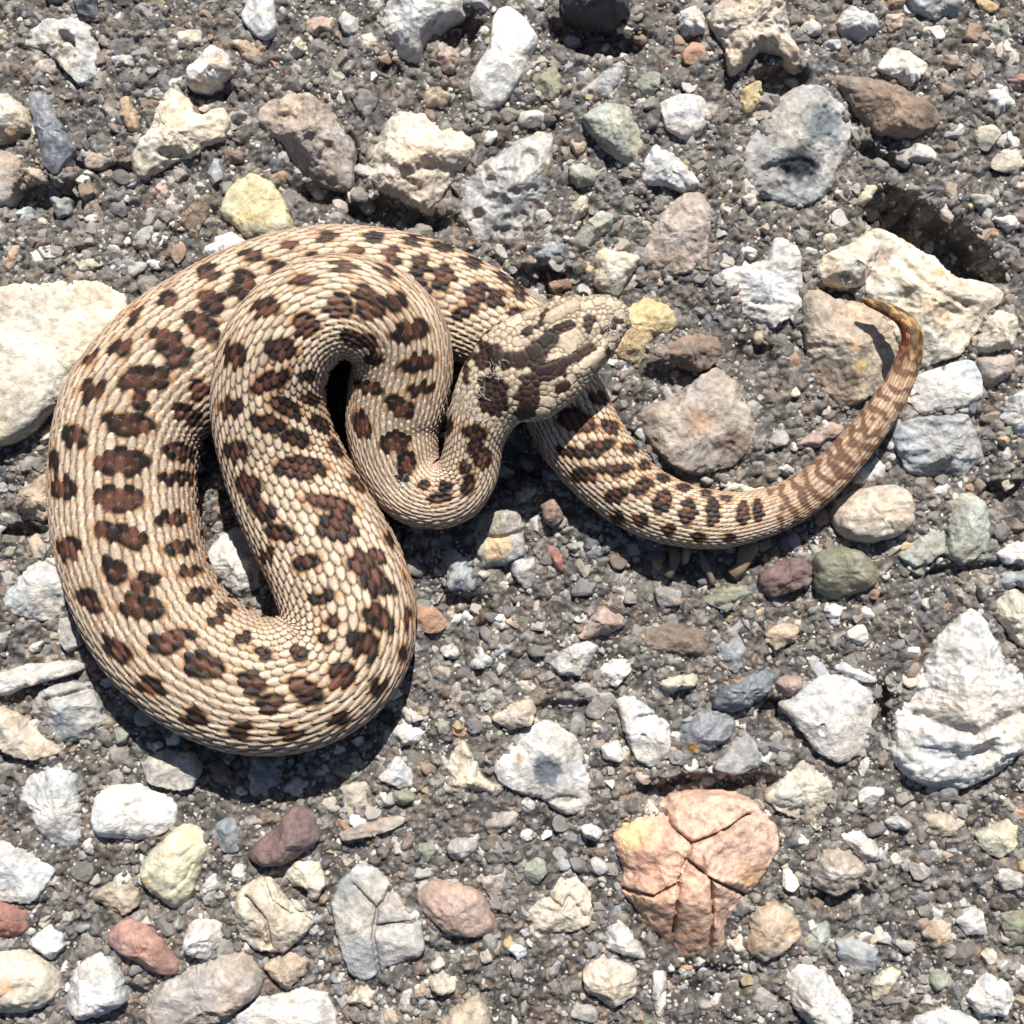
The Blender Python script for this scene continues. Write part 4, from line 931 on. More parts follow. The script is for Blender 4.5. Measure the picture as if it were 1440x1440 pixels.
# --- body scales: imbricate keeled leaves on a staggered lattice
s_mid = S_arc[24 * 60]; s_tail = S_arc[24 * 72]
Lc = np.clip(0.17 * rh + 5.0, 8.5, 21)
tau1 = np.cumsum(np.r_[0, np.diff(s) / ((Lc[1:] + Lc[:-1]) / 2)])
TAU = np.repeat(tau1[:, None], NV, 1)
s_neck = S_arc[24 * 17]
NROW = np.where(s < s_neck, 40, np.where(s < s_mid, 52, np.where(s < s_tail, 40, 24))).astype(float)
ROW = PHI / (2 * math.pi) * NROW[:, None] + 200
best = np.full(TAU.shape, -1e9); bi = np.zeros(TAU.shape); bj = np.zeros(TAU.shape); bu = np.zeros(TAU.shape); bw = np.zeros(TAU.shape); ba = np.zeros(TAU.shape)
# slight irregularity of the lattice
TAUw = TAU + 0.10 * noise(SS / 34, PHI * 4, 0, 91) + 0.03 * noise(SS / 9, PHI * 12, 0, 92)
ROWw = ROW + 0.14 * noise(SS / 26, PHI * 5, 7, 93)
j0 = np.floor(ROWw)
for dj in (-1, 0, 1, 2):
    j = j0 + dj; par = (j % 2) * 0.5
    i0 = np.floor(TAUw - par)
    for di in (-1, 0, 1):
        i = i0 + di
        a = TAUw - par - i; b = ROWw - j
        lens = np.where(a > .12, np.clip(1 - ((a - .12) / .70) ** 2, 0, 1) ** .75, np.clip(1 - ((a - .12) / .62) ** 2, 0, 1))
        hw = 0.66 * lens
        e = np.abs(b) / np.maximum(hw, 1e-3)
        ok = (e < 1) & (hw > .02)
        hgt = 0.72 * a + 0.36 - 0.40 * e ** 3.0
        hgt = np.where(ok, hgt, -1e9)
        up = hgt > best
        best = np.where(up, hgt, best); bi = np.where(up, i + par, bi); bj = np.where(up, j, bj); bu = np.where(up, e, bu); bw = np.where(up, b, bw); ba = np.where(up, a, ba)
gap = best < -1e8
best = np.where(gap, -0.25, best); bu = np.where(gap, 1.0, bu)
keel = 0.26 * np.exp(-(bw / 0.13) ** 2) * smooth(-.35, -.1, ba) * (1 - smooth(.5, .74, ba))
amp = (Lc * 0.155)[:, None]
disp_body = (best + keel) * amp * 1.25 * np.clip(rh / 34, .25, 1)[:, None]
# belly shields: plain
belly = smooth(2.05, 2.3, np.abs(PHI))
disp_body = disp_body * (1 - belly)
sid = bi * 7.13 + bj * 131.7
rnd = _hash((sid * 100).astype(np.int64), bj.astype(np.int64), (bi * 2).astype(np.int64), 3)

# --- head shields
PXb, PYb = to_px(BASE)


def hz(x, y): return (600 + x / 4.235, 380 + y / 4.235)


HEAD_PLATES = [  # chains of points in a 4.235x close view; each chain is one shield
    [(735, 290), (770, 270), (810, 250), (850, 230), (885, 215)],
    [(800, 420), (840, 400), (880, 385), (830, 440), (870, 430), (905, 410), (850, 465)],
    [(940, 560), (975, 535), (1010, 510), (1040, 485), (990, 560)], [(890, 590), (930, 600), (960, 585)],
    [(690, 420), (730, 400), (700, 440)], [(620, 480), (660, 470), (640, 510), (680, 500)], [(540, 520), (580, 510), (560, 550)],
    [(490, 520), (480, 550)], [(430, 500), (430, 540)], [(380, 480), (390, 520)], [(750, 350), (790, 330)], [(830, 320), (860, 310)],
    [(690, 600), (730, 590), (770, 575)], [(800, 560), (820, 545), (790, 590)], [(860, 540), (890, 520)], [(920, 490), (950, 475)],
    [(700, 490), (740, 470)], [(690, 540), (740, 520), (780, 510)], [(1060, 430), (1100, 405), (1125, 390)],
    [(1080, 470), (1100, 450)], [(560, 360), (600, 360)], [(500, 310), (540, 290)], [(600, 270), (650, 250)], [(540, 430), (590, 430)],
    [(680, 780), (710, 800), (740, 790)], [(700, 830), (660, 860)], [(590, 800), (610, 830)], [(780, 700), (820, 690)],
    [(700, 650), (750, 660)], [(860, 640), (850, 690)], [(940, 215), (975, 205)], [(1010, 190), (1050, 175)], [(1090, 190), (1130, 210)], [(1150, 260), (1170, 290)],
]
seeds = []; sidh = []
for k, ch in enumerate(HEAD_PLATES):
    for p in ch: seeds.append(hz(*p)); sidh.append(k)
hr = np.random.default_rng(12)
cand = []
S0 = np.array(seeds)
SRk = {0: 5.5, 1: 6.0, 2: 6.0, 4: 5, 5: 5.5, 6: 5, 12: 5, 13: 5, 24: 5, 25: 5}
SR = np.array([SRk.get(k, 3.6) for k in sidh])
for _ in range(9000):
    p = hz(hr.uniform(180, 1230), hr.uniform(110, 1010))
    along = (p[0] - 690) * .88 - (p[1] - 560) * .47
    md = 7.6 if along < 95 else 6.2
    if along < 45: md = 6.6
    if (np.hypot(S0[:, 0] - p[0], S0[:, 1] - p[1]) - SR).min() < md * .62: continue
    if cand and np.hypot(*(np.array(cand) - p).T).min() < md: continue
    cand.append(p)
base_id = len(HEAD_PLATES)
SR = np.r_[SR, np.zeros(len(cand))]
seeds = np.array(list(seeds) + cand); sidh = np.array(sidh + list(range(base_id, base_id + len(cand))))
hm = s < 300
nh = int(hm.sum())
hx = PXb[:nh].ravel(); hy = PYb[:nh].ravel()
# continue the shield cells down the sides of the head by unrolling past the silhouette
over = np.clip(np.abs(PHI[:nh]) - 1.25, 0, None).ravel() * np.sign(PHI[:nh]).ravel() * np.repeat(rv[:nh], NV) * 1.0
hx = hx + over * np.repeat(Nn[:nh, 0], NV); hy = hy - over * np.repeat(Nn[:nh, 1], NV)
f1 = np.full(hx.shape, 1e9); f2 = np.full(hx.shape, 1e9); id1 = np.full(hx.shape, -1)
for k in range(len(seeds)):
    d = np.hypot(hx - seeds[k, 0], hy - seeds[k, 1]) - SR[k]; same = id1 == sidh[k]
    near = d < f1
    f2 = np.where(near & ~same, f1, np.where(~near & ~same & (d < f2), d, f2))
    id1 = np.where(near, sidh[k], id1); f1 = np.where(near, d, f1)
edge = np.clip((f2 - f1) / 2.6, 0, 1)
# plate centres
cxp = np.zeros(sidh.max() + 1); cyp = np.zeros(sidh.max() + 1); cnt = np.zeros(sidh.max() + 1)
np.add.at(cxp, sidh, seeds[:, 0]); np.add.at(cyp, sidh, seeds[:, 1]); np.add.at(cnt, sidh, 1)
cxp /= cnt; cyp /= cnt
disp_head = (smooth(0, 1, edge) * 1.3 + 0.5 * np.clip(1 - f1 / 7, 0, 1) - 0.6).reshape(nh, NV)
# brow ridges and the groove between
bx1 = np.array([hz(735, 280), hz(885, 200)]); bx2 = np.array([hz(900, 600), hz(1050, 480)])
def segd(px, py, a, b):
    v = b - a; t = np.clip(((px - a[0]) * v[0] + (py - a[1]) * v[1]) / (v @ v), 0, 1)
    return np.hypot(px - a[0] - t * v[0], py - a[1] - t * v[1])
PH = PXb[:nh]; PV = PYb[:nh]
top_h = (PHI[:nh] > -1.5) & (PHI[:nh] < 1.5)
ridge = 5.5 * np.exp(-(segd(PH, PV, bx1[0], bx1[1]) / 10) ** 2) + 5.5 * np.exp(-(segd(PH, PV, bx2[0], bx2[1]) / 10) ** 2)
disp_head = disp_head + ridge * top_h
disp_head = disp_head - 3 * np.exp(-((PH - 862) / 9) ** 2 - ((PV - 452) / 9) ** 2)
mouth = np.exp(-((np.abs(PHI[:nh]) - 1.78) / 0.05) ** 2) * (SS[:nh] < 150)
disp_head -= 2.2 * mouth
# blend head shields to body scales
wh = (1 - smooth(222, 246, SS + 8 * noise(SS / 10, PHI * 5, 0, 5)))
disp = disp_body.copy()
disp[:nh] = disp_body[:nh] * (1 - wh[:nh]) + disp_head * wh[:nh]
disp *= smooth(0, 8, SS) * smooth(0, 10, TOT - SS)
# skin: folds on tight inner bends
POS = BASE + NORM * disp[..., None]
# large soft irregularity
POS = POS + NORM * (1.6 * fbm(SS / 70, PHI * 1.5, 0, 8, 2))[..., None] * (RH / 90)[..., None]

# --- colour
BLOTCH = """
240,489,33,19,45;285,463,30,14,40;237,424,13,12,0;190,447,8,14,30;171,492,17,14,0;129,509,12,8,-40;131,553,20,15,0;204,534,37,15,-5;196,563,12,16,0
181,597,37,17,5;262,583,20,12,30;277,547,16,14,30;108,615,18,17,0;79,649,7,14,0;170,651,38,19,0;250,636,22,13,20;250,673,26,10,0;92,688,20,16,0
167,703,37,18,0;242,731,24,11,0;100,772,18,17,35;150,749,19,15,30;185,757,24,13,30;162,803,21,14,40;208,813,20,9,0;196,826,13,17,-20;250,772,22,10,-5
265,805,18,9,-10;127,845,22,13,35;198,857,33,17,5;279,838,18,10,-20;167,913,24,12,40;240,902,35,15,-15;288,937,30,18,10;277,1007,18,13,0;215,965,22,14,20
340,1025,17,13,0;302,875,14,9,-20;317,857,14,9,-30;340,900,14,9,-30;381,987,17,13,0;355,961,23,14,20;430,969,27,17,30;480,949,21,19,40;372,920,16,8,20
422,920,12,10,40;457,899,12,8,30;410,1028,15,12,0;477,1007,16,11,-20;532,964,12,14,30;512,905,25,17,30;541,876,17,12,20;521,862,15,12,0;541,827,15,11,15
521,815,15,22,-20;506,792,21,18,10;527,783,13,11,0;573,806,6,12,0;573,864,6,12,0;565,917,6,12,0;550,757,12,10,35;500,680,16,8,40;468,873,14,8,10
454,838,20,8,-5;432,790,20,11,-20;395,748,20,13,10;377,780,8,12,40;377,432,19,14,0;332,497,15,18,0;325,570,17,13,0;332,632,17,14,0;350,680,20,16,30
370,715,22,12,40;430,395,20,10,-5;487,377,16,10,20;545,385,14,8,35;592,407,8,14,-30;430,455,19,18,10;397,490,23,15,10;380,535,28,14,-25;432,527,11,8,0
477,430,19,17,30;510,412,13,11,0;522,432,21,20,0;557,427,15,15,0;577,467,28,15,-10;495,475,17,11,30;520,480,15,11,50;527,505,13,9,0;585,512,27,12,-15
520,545,20,9,15;590,547,19,9,-10;562,572,21,14,30;510,597,12,20,-20;555,622,21,15,-15;572,652,12,18,0;400,572,26,12,25;377,595,24,11,15;415,617,21,11,15
435,560,14,8,10;450,595,18,9,30;472,630,16,9,35;422,657,37,14,5;462,707,37,12,10;474,742,29,17,10;477,722,15,13,0;619,700,15,7,-10;626,685,10,8,0
659,680,9,14,20;678,645,13,14,0;668,607,18,10,10;668,630,10,12,20;654,656,8,9,0;652,527,6,20,0;631,600,6,14,20;597,683,8,8,0;567,667,9,11,0
352,362,16,9,10;292,385,16,12,20;405,347,13,9,0;460,335,14,8,0;524,335,14,8,0;577,340,13,8,0;620,348,14,8,20;440,364,12,8,0;390,380,14,10,30
497,357,13,9,0;549,362,11,14,0;590,375,12,17,10;622,392,14,21,20;345,397,18,12,40;297,425,22,16,30;337,412,16,10,30;290,460,14,10,0;667,417,14,22,20
697,420,11,13,20;663,370,13,8,20;707,390,12,8,30;727,410,12,9,40;727,440,14,8,10;650,438,15,9,-20;839,560,12,10,20;810,591,28,16,20;857,599,13,9,20
836,631,28,10,-20;884,631,12,8,0;799,633,16,8,0;865,660,22,9,0;820,668,20,10,0;905,655,9,7,0;902,684,17,10,-35;868,694,16,10,-20;931,673,9,6,0
931,705,12,16,20;899,731,10,10,0;868,728,10,8,0;960,686,9,5,0;967,720,11,18,10;939,744,9,8,0;1002,720,9,19,0;981,755,9,7,0;992,694,8,5,0
1021,702,8,5,0;1044,723,9,16,0;1026,755,8,5,0;1066,718,7,16,-5
"""
BL = [tuple(float(v) for v in b.split(",")) for ln in BLOTCH.strip().split("\n") for b in ln.split(";")]


def surface_s(px, py):
    """arc position of the coil that shows at (px, py): the one whose skin is highest there"""
    cpx = C[:, 0] * CAM_H / (CAM_H - C[:, 2]) + 720; cpy = 720 - C[:, 1] * CAM_H / (CAM_H - C[:, 2])
    d = np.hypot(cpx - px, cpy - py); rr = rh * 1.0
    zz = np.where(d < rr, C[:, 2] + rv * np.sqrt(np.clip(1 - (d / rr) ** 2, 0, 1)), -1e3 - d)
    return s[int(np.argmax(zz))]


blob_s = [surface_s(b[0], b[1]) for b in BL]


def dark_field(px, py, ss):
    """>0 inside a blotch, measured in u from its rim"""
    f = np.full(px.shape, -50.0)
    for (bx, by, rx, ry, an), bs in zip(BL, blob_s):
        m = (np.abs(px - bx) < 70) & (np.abs(py - by) < 70) & (np.abs(ss - bs) < 110)
        if not m.any(): continue
        a = math.radians(an); dx = px[m] - bx; dy = py[m] - by
        u = (dx * math.cos(a) + dy * math.sin(a)) / rx; v = (-dx * math.sin(a) + dy * math.cos(a)) / ry
        q = np.sqrt(u * u + v * v)
        g = (1 - q) * min(rx, ry) + 1.0
        f[m] = np.maximum(f[m], g)
    return f


# scale-centre position for every vertex (sampled back into the grid)
tau_c = bi + 0.12
s_c = np.interp(tau_c, tau1, s)
phi_c = (bj - 200) / NROW[:, None] * 2 * math.pi
Cc = np.stack([np.interp(s_c, s, C[:, k]) for k in range(3)], -1)
Nc = np.stack([np.interp(s_c, s, Nn[:, k]) for k in range(3)], -1)
Bc = np.stack([np.interp(s_c, s, Bn[:, k]) for k in range(3)], -1)
rhc = np.interp(s_c, s, rh); rvc = np.interp(s_c, s, rv)
Pc = Cc + Nc * (rhc * np.sin(phi_c))[..., None] + Bc * (rvc * np.cos(phi_c))[..., None]
pcx, pcy = to_px(Pc)
vx, vy = to_px(BASE)
fc = dark_field(pcx, pcy, s_c)
fv = dark_field(vx, vy, SS)
field = 0.52 * fc + 0.48 * fv + 1.0 * rnd
# flanks past the silhouette: own row of blotches low on the side
flank = smooth(1.35, 1.5, np.abs(PHI))
per = np.where(SS < s_mid, 52.0, 34.0)
lowb = 9 - np.hypot(((SS / per + 0.5 * (PHI > 0)) % 1 - .5) * per, (np.abs(PHI) - 1.75) * 34)
field = field * (1 - flank) + np.minimum(lowb, 12) * flank
# cross bars of the tail
s_bar = s[int(np.argmin(np.hypot(vx[:, NV // 2] - 1075, vy[:, NV // 2] - 722)))]
barw = smooth(s_bar, s_bar + 20, SS)
bar = np.sin(SS / 22.0 * 2 * math.pi + 1.1 * np.cos(PHI * 2.0) + 2.2 * noise(SS / 26, PHI * 2, 0, 88)) * 3.0 - 0.2 + 4.6 * noise(SS / 8, PHI * 3, 0, 89)
field = field * (1 - barw) + bar * barw

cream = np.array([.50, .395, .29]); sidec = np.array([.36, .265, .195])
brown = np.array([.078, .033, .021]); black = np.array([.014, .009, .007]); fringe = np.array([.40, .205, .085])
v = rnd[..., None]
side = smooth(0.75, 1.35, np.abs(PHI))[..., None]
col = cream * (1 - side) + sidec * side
col = col * (1 + 0.17 * v)
mott = fbm(SS / 5, PHI * RH / 5, 0, 101, 3)[..., None]
col = col * (1 + 0.22 * mott)
tipd = (np.clip(1.0 - np.abs(ba - .30) / .30, 0, 1) * np.clip(1 - np.abs(bw) * 1.6, 0, 1))[..., None]
col = col * (1 - 0.16 * tipd * (1 + v))          # brownish centre of many scales
# brown-stained scales, more of them low on the flanks, and a lighter keel line
rn2 = _hash((sid * 37).astype(np.int64), (bj * 3).astype(np.int64), (bi * 2).astype(np.int64), 9)
stain = (smooth(.35, .95, rn2)[..., None] * (.30 + .25 * side)) * smooth(-.6, .5, fbm(SS / 40, PHI * 3, 0, 141, 2))[..., None]
col = col * (1 - stain * np.array([.7, .9, 1.0]))
kl = (np.exp(-(bw / .10) ** 2) * smooth(-.3, 0, ba) * (1 - smooth(.5, .7, ba)))[..., None]
col = col * (1 + .14 * kl)
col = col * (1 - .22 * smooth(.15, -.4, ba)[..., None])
# pigment flecks
fl = smooth(.35, .6, noise(SS / 2.6, PHI * RH / 2.6, 0, 111))[..., None] * 0.35 * smooth(-.1, .5, noise(SS / 60, PHI * 3, 0, 112))[..., None]
col = col * (1 - fl)
fr = (smooth(-4.2, -0.6, field))[..., None] * (1 - barw[..., None] * .7)
col = col * (1 - fr * 0.62) + fringe * fr * 0.62
dk = smooth(-1.2, 1.2, field)[..., None]
core = smooth(3.2, 9.5, field + 2.2 * rnd + 1.5 * mott[..., 0])[..., None]
inner = black * (1 - core) + brown * (1 + 0.5 * v) * core * (1 + .3 * mott)
tail_dark = np.array([.15, .092, .066])
inner = inner * (1 - barw[..., None]) + tail_dark * barw[..., None]
col = col * (1 - dk) + inner * dk
# tail: browner, ochre tip
tb = barw[..., None] * 0.55
col = col * (1 - tb) + col * np.array([.86, .70, .60]) * tb
tip = smooth(TOT - 175, TOT - 95, SS)[..., None]
tipc = np.array([.37, .20, .075]) * (1 + .5 * mott) * (1 - .7 * smooth(.05, .35, noise(SS / 13, PHI * 1.6, 0, 131))[..., None])
under_tip = smooth(-0.1, -1.2, PHI * 1.0)[..., None]
tipcol = tipc * (1 - .6 * dk) * (1 - .35 * under_tip) + np.array([.06, .0, .0]) * under_tip
col = col * (1 - tip) + tipcol * tip
# thin dark skin between scales (pigment of the skin under the scale edge)
seam = smooth(.80, .99, bu)[..., None] * (1 - smooth(.1, .5, np.abs(best * 0))[..., None])
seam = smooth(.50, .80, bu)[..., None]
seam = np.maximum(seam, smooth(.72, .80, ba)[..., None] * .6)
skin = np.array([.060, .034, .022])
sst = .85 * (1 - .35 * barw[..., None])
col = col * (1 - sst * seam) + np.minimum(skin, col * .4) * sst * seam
bel = belly[..., None]
col = col * (1 - bel) + np.array([.2, .17, .14]) * bel

pk = (1 - smooth(5, 15, np.hypot(vx - 612, vy - 650) + 4 * mott[..., 0])) * (SS < s_mid) * .7
col = col * (1 - pk[..., None]) + np.array([.46, .31, .26]) * pk[..., None]
# head colour
DARK_POLY = [
    [(322, 505), (350, 445), (415, 430), (475, 478), (560, 478), (640, 430), (690, 380), (760, 380), (750, 440), (700, 490), (680, 540), (600, 560), (500, 578), (440, 565), (380, 575), (335, 545)],
    [(720, 370), (770, 330), (850, 300), (890, 330), (800, 372)],
    [(610, 620), (680, 560), (780, 530), (850, 510), (900, 470), (960, 450), (975, 490), (900, 540), (850, 560), (830, 610), (740, 640), (650, 645)],
    [(548, 850), (540, 760), (560, 680), (600, 640), (665, 650), (672, 730), (660, 790), (640, 850), (590, 872)],
    [(330, 660), (400, 645), (480, 690), (482, 790), (440, 845), (340, 845), (318, 760)],
    [(760, 690), (820, 655), (862, 680), (835, 722), (780, 735)],
    [(562, 375), (600, 335), (645, 350), (640, 375), (585, 400)],
    [(930, 340), (945, 290), (1000, 265), (1010, 320), (965, 365)],
    [(1040, 350), (1080, 330), (1130, 345), (1090, 370), (1050, 375)],
    [(235, 510), (262, 440), (310, 385), (420, 300), (330, 400), (290, 470), (262, 560), (250, 650), (205, 660)],
    [(640, 330), (700, 240), (740, 215), (700, 290), (670, 340)],
    [(600, 600), (560, 640), (580, 660), (640, 640)],
    [(960, 455), (1000, 440), (1010, 470), (980, 480)],
]


def in_poly(px, py, poly):
    ins = np.zeros(px.shape, bool); j = len(poly) - 1
    for i in range(len(poly)):
        xi, yi = poly[i]; xj, yj = poly[j]
        ins ^= ((yi > py) != (yj > py)) & (px < (xj - xi) * (py - yi) / (yj - yi + 1e-9) + xi); j = i
    return ins


DARK_POLY.append([(1050, 475), (1080, 455), (1105, 480), (1070, 510)])
DARK_POLY.append([(1125, 300), (1165, 290), (1175, 320), (1135, 330)])
DARK_POLY = [[((x - sum(q[0] for q in P) / len(P)) * 1.17 + sum(q[0] for q in P) / len(P), (y - sum(q[1] for q in P) / len(P)) * 1.24 + sum(q[1] for q in P) / len(P)) for x, y in P] for P in DARK_POLY]
polys_h = [[hz(*p) for p in P] for P in DARK_POLY]
pd = np.zeros(len(cxp), bool)
for P in polys_h: pd |= in_poly(cxp, cyp, P)
hrn = np.random.default_rng(3).uniform(-1, 1, len(cxp))
darkp = pd[id1]
vd = np.zeros(hx.shape, bool)
nzx = hx + 1.2 * noise(hx / 3, hy / 3, 0, 4); nzy = hy + 1.2 * noise(hx / 3, hy / 3, 9, 4)
for P in polys_h: vd |= in_poly(nzx, nzy, P)
dkh = np.where(id1 < base_id, 0.25 * darkp + 0.75 * vd, 0.7 * darkp + 0.3 * vd)
dkh = np.clip(smooth(.3, .7, dkh), 0, 1)[:, None]
hv = hrn[id1][:, None]; mh = fbm(hx / 4, hy / 4, 0, 6, 3)[:, None]
hc = np.array([.41, .335, .245]) * (1 + .18 * hv) * (1 + .35 * mh)
hc = hc * (1 - .35 * smooth(.1, .6, fbm(hx / 14, hy / 14, 0, 19, 3))[:, None])
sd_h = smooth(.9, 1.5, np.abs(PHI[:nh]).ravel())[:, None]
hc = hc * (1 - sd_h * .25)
flh = smooth(.35, .6, noise(hx / 1.8, hy / 1.8, 0, 15))[:, None]
hc = hc * (1 - .4 * flh * smooth(-.2, .5, noise(hx / 16, hy / 16, 0, 16))[:, None])
snout = smooth(845, 880, hx)[:, None] * smooth(.0, .4, noise(hx / 5, hy / 5, 0, 18) + .2)[:, None]
hc = hc * (1 - snout * np.array([.40, .38, .32]))
hc = hc * (1 + .20 * fbm(hx / 2.2, hy / 2.2, 0, 23, 2)[:, None])
dcol = np.array([.020, .011, .009]) * (1 + .6 * hv) * (1 + .5 * mh)
hc = hc * (1 - dkh) + dcol * dkh
eg = (1 - smooth(0.2, .85, edge))[:, None]
hc = hc * (1 - .8 * eg) + np.array([.06, .035, .022]) * .8 * eg
mo = mouth.ravel()[:, None]
hc = hc * (1 - mo * .8)
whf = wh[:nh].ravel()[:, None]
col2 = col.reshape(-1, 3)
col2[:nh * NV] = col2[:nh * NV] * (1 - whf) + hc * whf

# mesh
V = POS.reshape(-1, 3)
ii = np.arange(NS * NV).reshape(NS, NV)
a = ii[:-1]; d = ii[1:]
F = np.stack([a, np.roll(a, -1, 1), np.roll(d, -1, 1), d], -1).reshape(-1, 4)
V = np.vstack([V, POS[0].mean(0), POS[-1].mean(0)]); col2 = np.vstack([col2, col2[0], col2[-1]])
c0 = len(V) - 2; c1 = len(V) - 1
F0 = np.stack([np.roll(ii[0], -1), ii[0], np.full(NV, c0)], -1); F1 = np.stack([ii[-1], np.roll(ii[-1], -1), np.full(NV, c1)], -1)
flat = np.concatenate([F.ravel(), F0.ravel(), F1.ravel()]); tot = np.concatenate([np.full(len(F), 4), np.full(2 * NV, 3)])


def snake_material():
    m = bpy.data.materials.new("snake_skin"); m.use_nodes = True
    nt = m.node_tree; N = nt.nodes; L = nt.links; b = N["Principled BSDF"]
    at = N.new("ShaderNodeAttribute"); at.attribute_name = "Col"
    geo = N.new("ShaderNodeNewGeometry")
    n1 = N.new("ShaderNodeTexNoise"); n1.inputs["Scale"].default_value = 0.3 / U; n1.inputs["Detail"].default_value = 3
    L.new(geo.outputs["Position"], n1.inputs["Vector"])
    mr = N.new("ShaderNodeMapRange"); mr.inputs[1].default_value = .3; mr.inputs[2].default_value = .7; mr.inputs[3].default_value = .86; mr.inputs[4].default_value = 1.12
    L.new(n1.outputs[0], mr.inputs[0])
    vm = N.new("ShaderNodeVectorMath"); vm.operation = 'SCALE'
    L.new(at.outputs["Color"], vm.inputs[0]); L.new(mr.outputs[0], vm.inputs["Scale"]); L.new(vm.outputs[0], b.inputs["Base Color"])
    b.inputs["Roughness"].default_value = 0.58; b.inputs["Specular IOR Level"].default_value = 0.25
    bp = N.new("ShaderNodeBump"); bp.inputs["Strength"].default_value = .35; bp.inputs["Distance"].default_value = 0.8 * U
    L.new(n1.outputs[0], bp.inputs["Height"]); L.new(bp.outputs[0], b.inputs["Normal"])
    return m


MAT_SNAKE = snake_material()
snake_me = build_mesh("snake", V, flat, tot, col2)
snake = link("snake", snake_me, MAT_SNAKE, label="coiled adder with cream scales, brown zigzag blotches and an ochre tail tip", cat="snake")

# eyes, tucked under the brow shields
eye_mat = bpy.data.materials.new("eye"); eye_mat.use_nodes = True
eye_mat.node_tree.nodes["Principled BSDF"].inputs["Base Color"].default_value = (.014, .008, .006, 1)
eye_mat.node_tree.nodes["Principled BSDF"].inputs["Roughness"].default_value = .08
ev, ef = ico(3)
for (ex, ey) in ((855, 495.5), (820, 419)):
    X, Y = W(ex, ey, 150)
    me = build_mesh("eye", ev * 8.5, ef, 3)
    link("eye", me, eye_mat, (float(X), float(Y), 150), parent=snake)


# ---------------------------------------------------------------- fibres and plant scraps
def tube(points, r0, r1, n=6):
    P = np.array(points, float); m = len(P)
    T_ = np.gradient(P, axis=0); T_ /= np.linalg.norm(T_, axis=1)[:, None] + 1e-9
    A_ = np.cross(T_, [0.3, 0.2, 1.0]); A_ /= np.linalg.norm(A_, axis=1)[:, None] + 1e-9; B_ = np.cross(T_, A_)
    rr = np.linspace(r0, r1, m)
    an = np.linspace(0, 2 * math.pi, n, endpoint=False)
    V_ = P[:, None] + (A_[:, None] * np.cos(an)[None, :, None] + B_[:, None] * np.sin(an)[None, :, None]) * rr[:, None, None]
    ii_ = np.arange(m * n).reshape(m, n); a_ = ii_[:-1]; d_ = ii_[1:]
    F_ = np.stack([a_, np.roll(a_, -1, 1), np.roll(d_, -1, 1), d_], -1).reshape(-1, 4)
    return V_.reshape(-1, 3), F_


def simple_mat(name, col, rough=.8, sub=0):
    m = bpy.data.materials.new(name); m.use_nodes = True; b = m.node_tree.nodes["Principled BSDF"]
    nz = m.node_tree.nodes.new("ShaderNodeTexNoise"); nz.inputs["Scale"].default_value = 0.1 / U
    cr_ = m.node_tree.nodes.new("ShaderNodeMix"); cr_.data_type = 'RGBA'
    cr_.inputs[6].default_value = tuple(c * .6 for c in col) + (1,); cr_.inputs[7].default_value = tuple(min(c * 1.3, .9) for c in col) + (1,)
    m.node_tree.links.new(nz.outputs[0], cr_.inputs[0]); m.node_tree.links.new(cr_.outputs[2], b.inputs["Base Color"])
    b.inputs["Roughness"].default_value = rough
    return m


def skin_z(px, py):
    cpx = C[:, 0] * CAM_H / (CAM_H - C[:, 2]) + 720; cpy = 720 - C[:, 1] * CAM_H / (CAM_H - C[:, 2])
    d = np.hypot(cpx - px, cpy - py)
    zz = np.where(d < rh, C[:, 2] + rv * np.sqrt(np.clip(1 - (d / rh) ** 2, 0, 1)), -1e3)
    return max(float(zz.max()), 8.0)


def fibre_wisp(name, label, centre, spread, count, seed, wmin=.16, wmax=.36, pathline=None):
    r_ = np.random.default_rng(seed); VV = []; FF = []; off = 0
    for k in range(count):
        if pathline is not None:
            u = r_.uniform(0, len(pathline) - 1.001); i = int(u); f = u - i
            cx0 = pathline[i][0] * (1 - f) + pathline[i + 1][0] * f; cy0 = pathline[i][1] * (1 - f) + pathline[i + 1][1] * f
        else: cx0, cy0 = centre
        p = np.array([cx0, cy0]) + r_.normal(size=2) * spread; a = r_.uniform(0, 6.28); pts = []; turn = r_.normal() * .1; ph_ = r_.uniform(0, 6)
        for q in range(r_.integers(9, 30)):
            zz = skin_z(p[0], p[1]) + 2.6 + 1.0 * math.sin(q * .35 + ph_)
            X, Y = W(p[0], p[1], zz); pts.append((float(X), float(Y), zz))
            a += turn; turn = .8 * turn + r_.normal() * .10; p = p + np.array([math.cos(a), math.sin(a)]) * 1.1
        w0 = r_.uniform(wmin, wmax); v_, f_ = tube(pts, w0, w0 * .6, 5)
        VV.append(v_); FF.append(f_ + off); off += len(v_)
    me = build_mesh(name, np.vstack(VV), np.vstack(FF), 4)
    return me


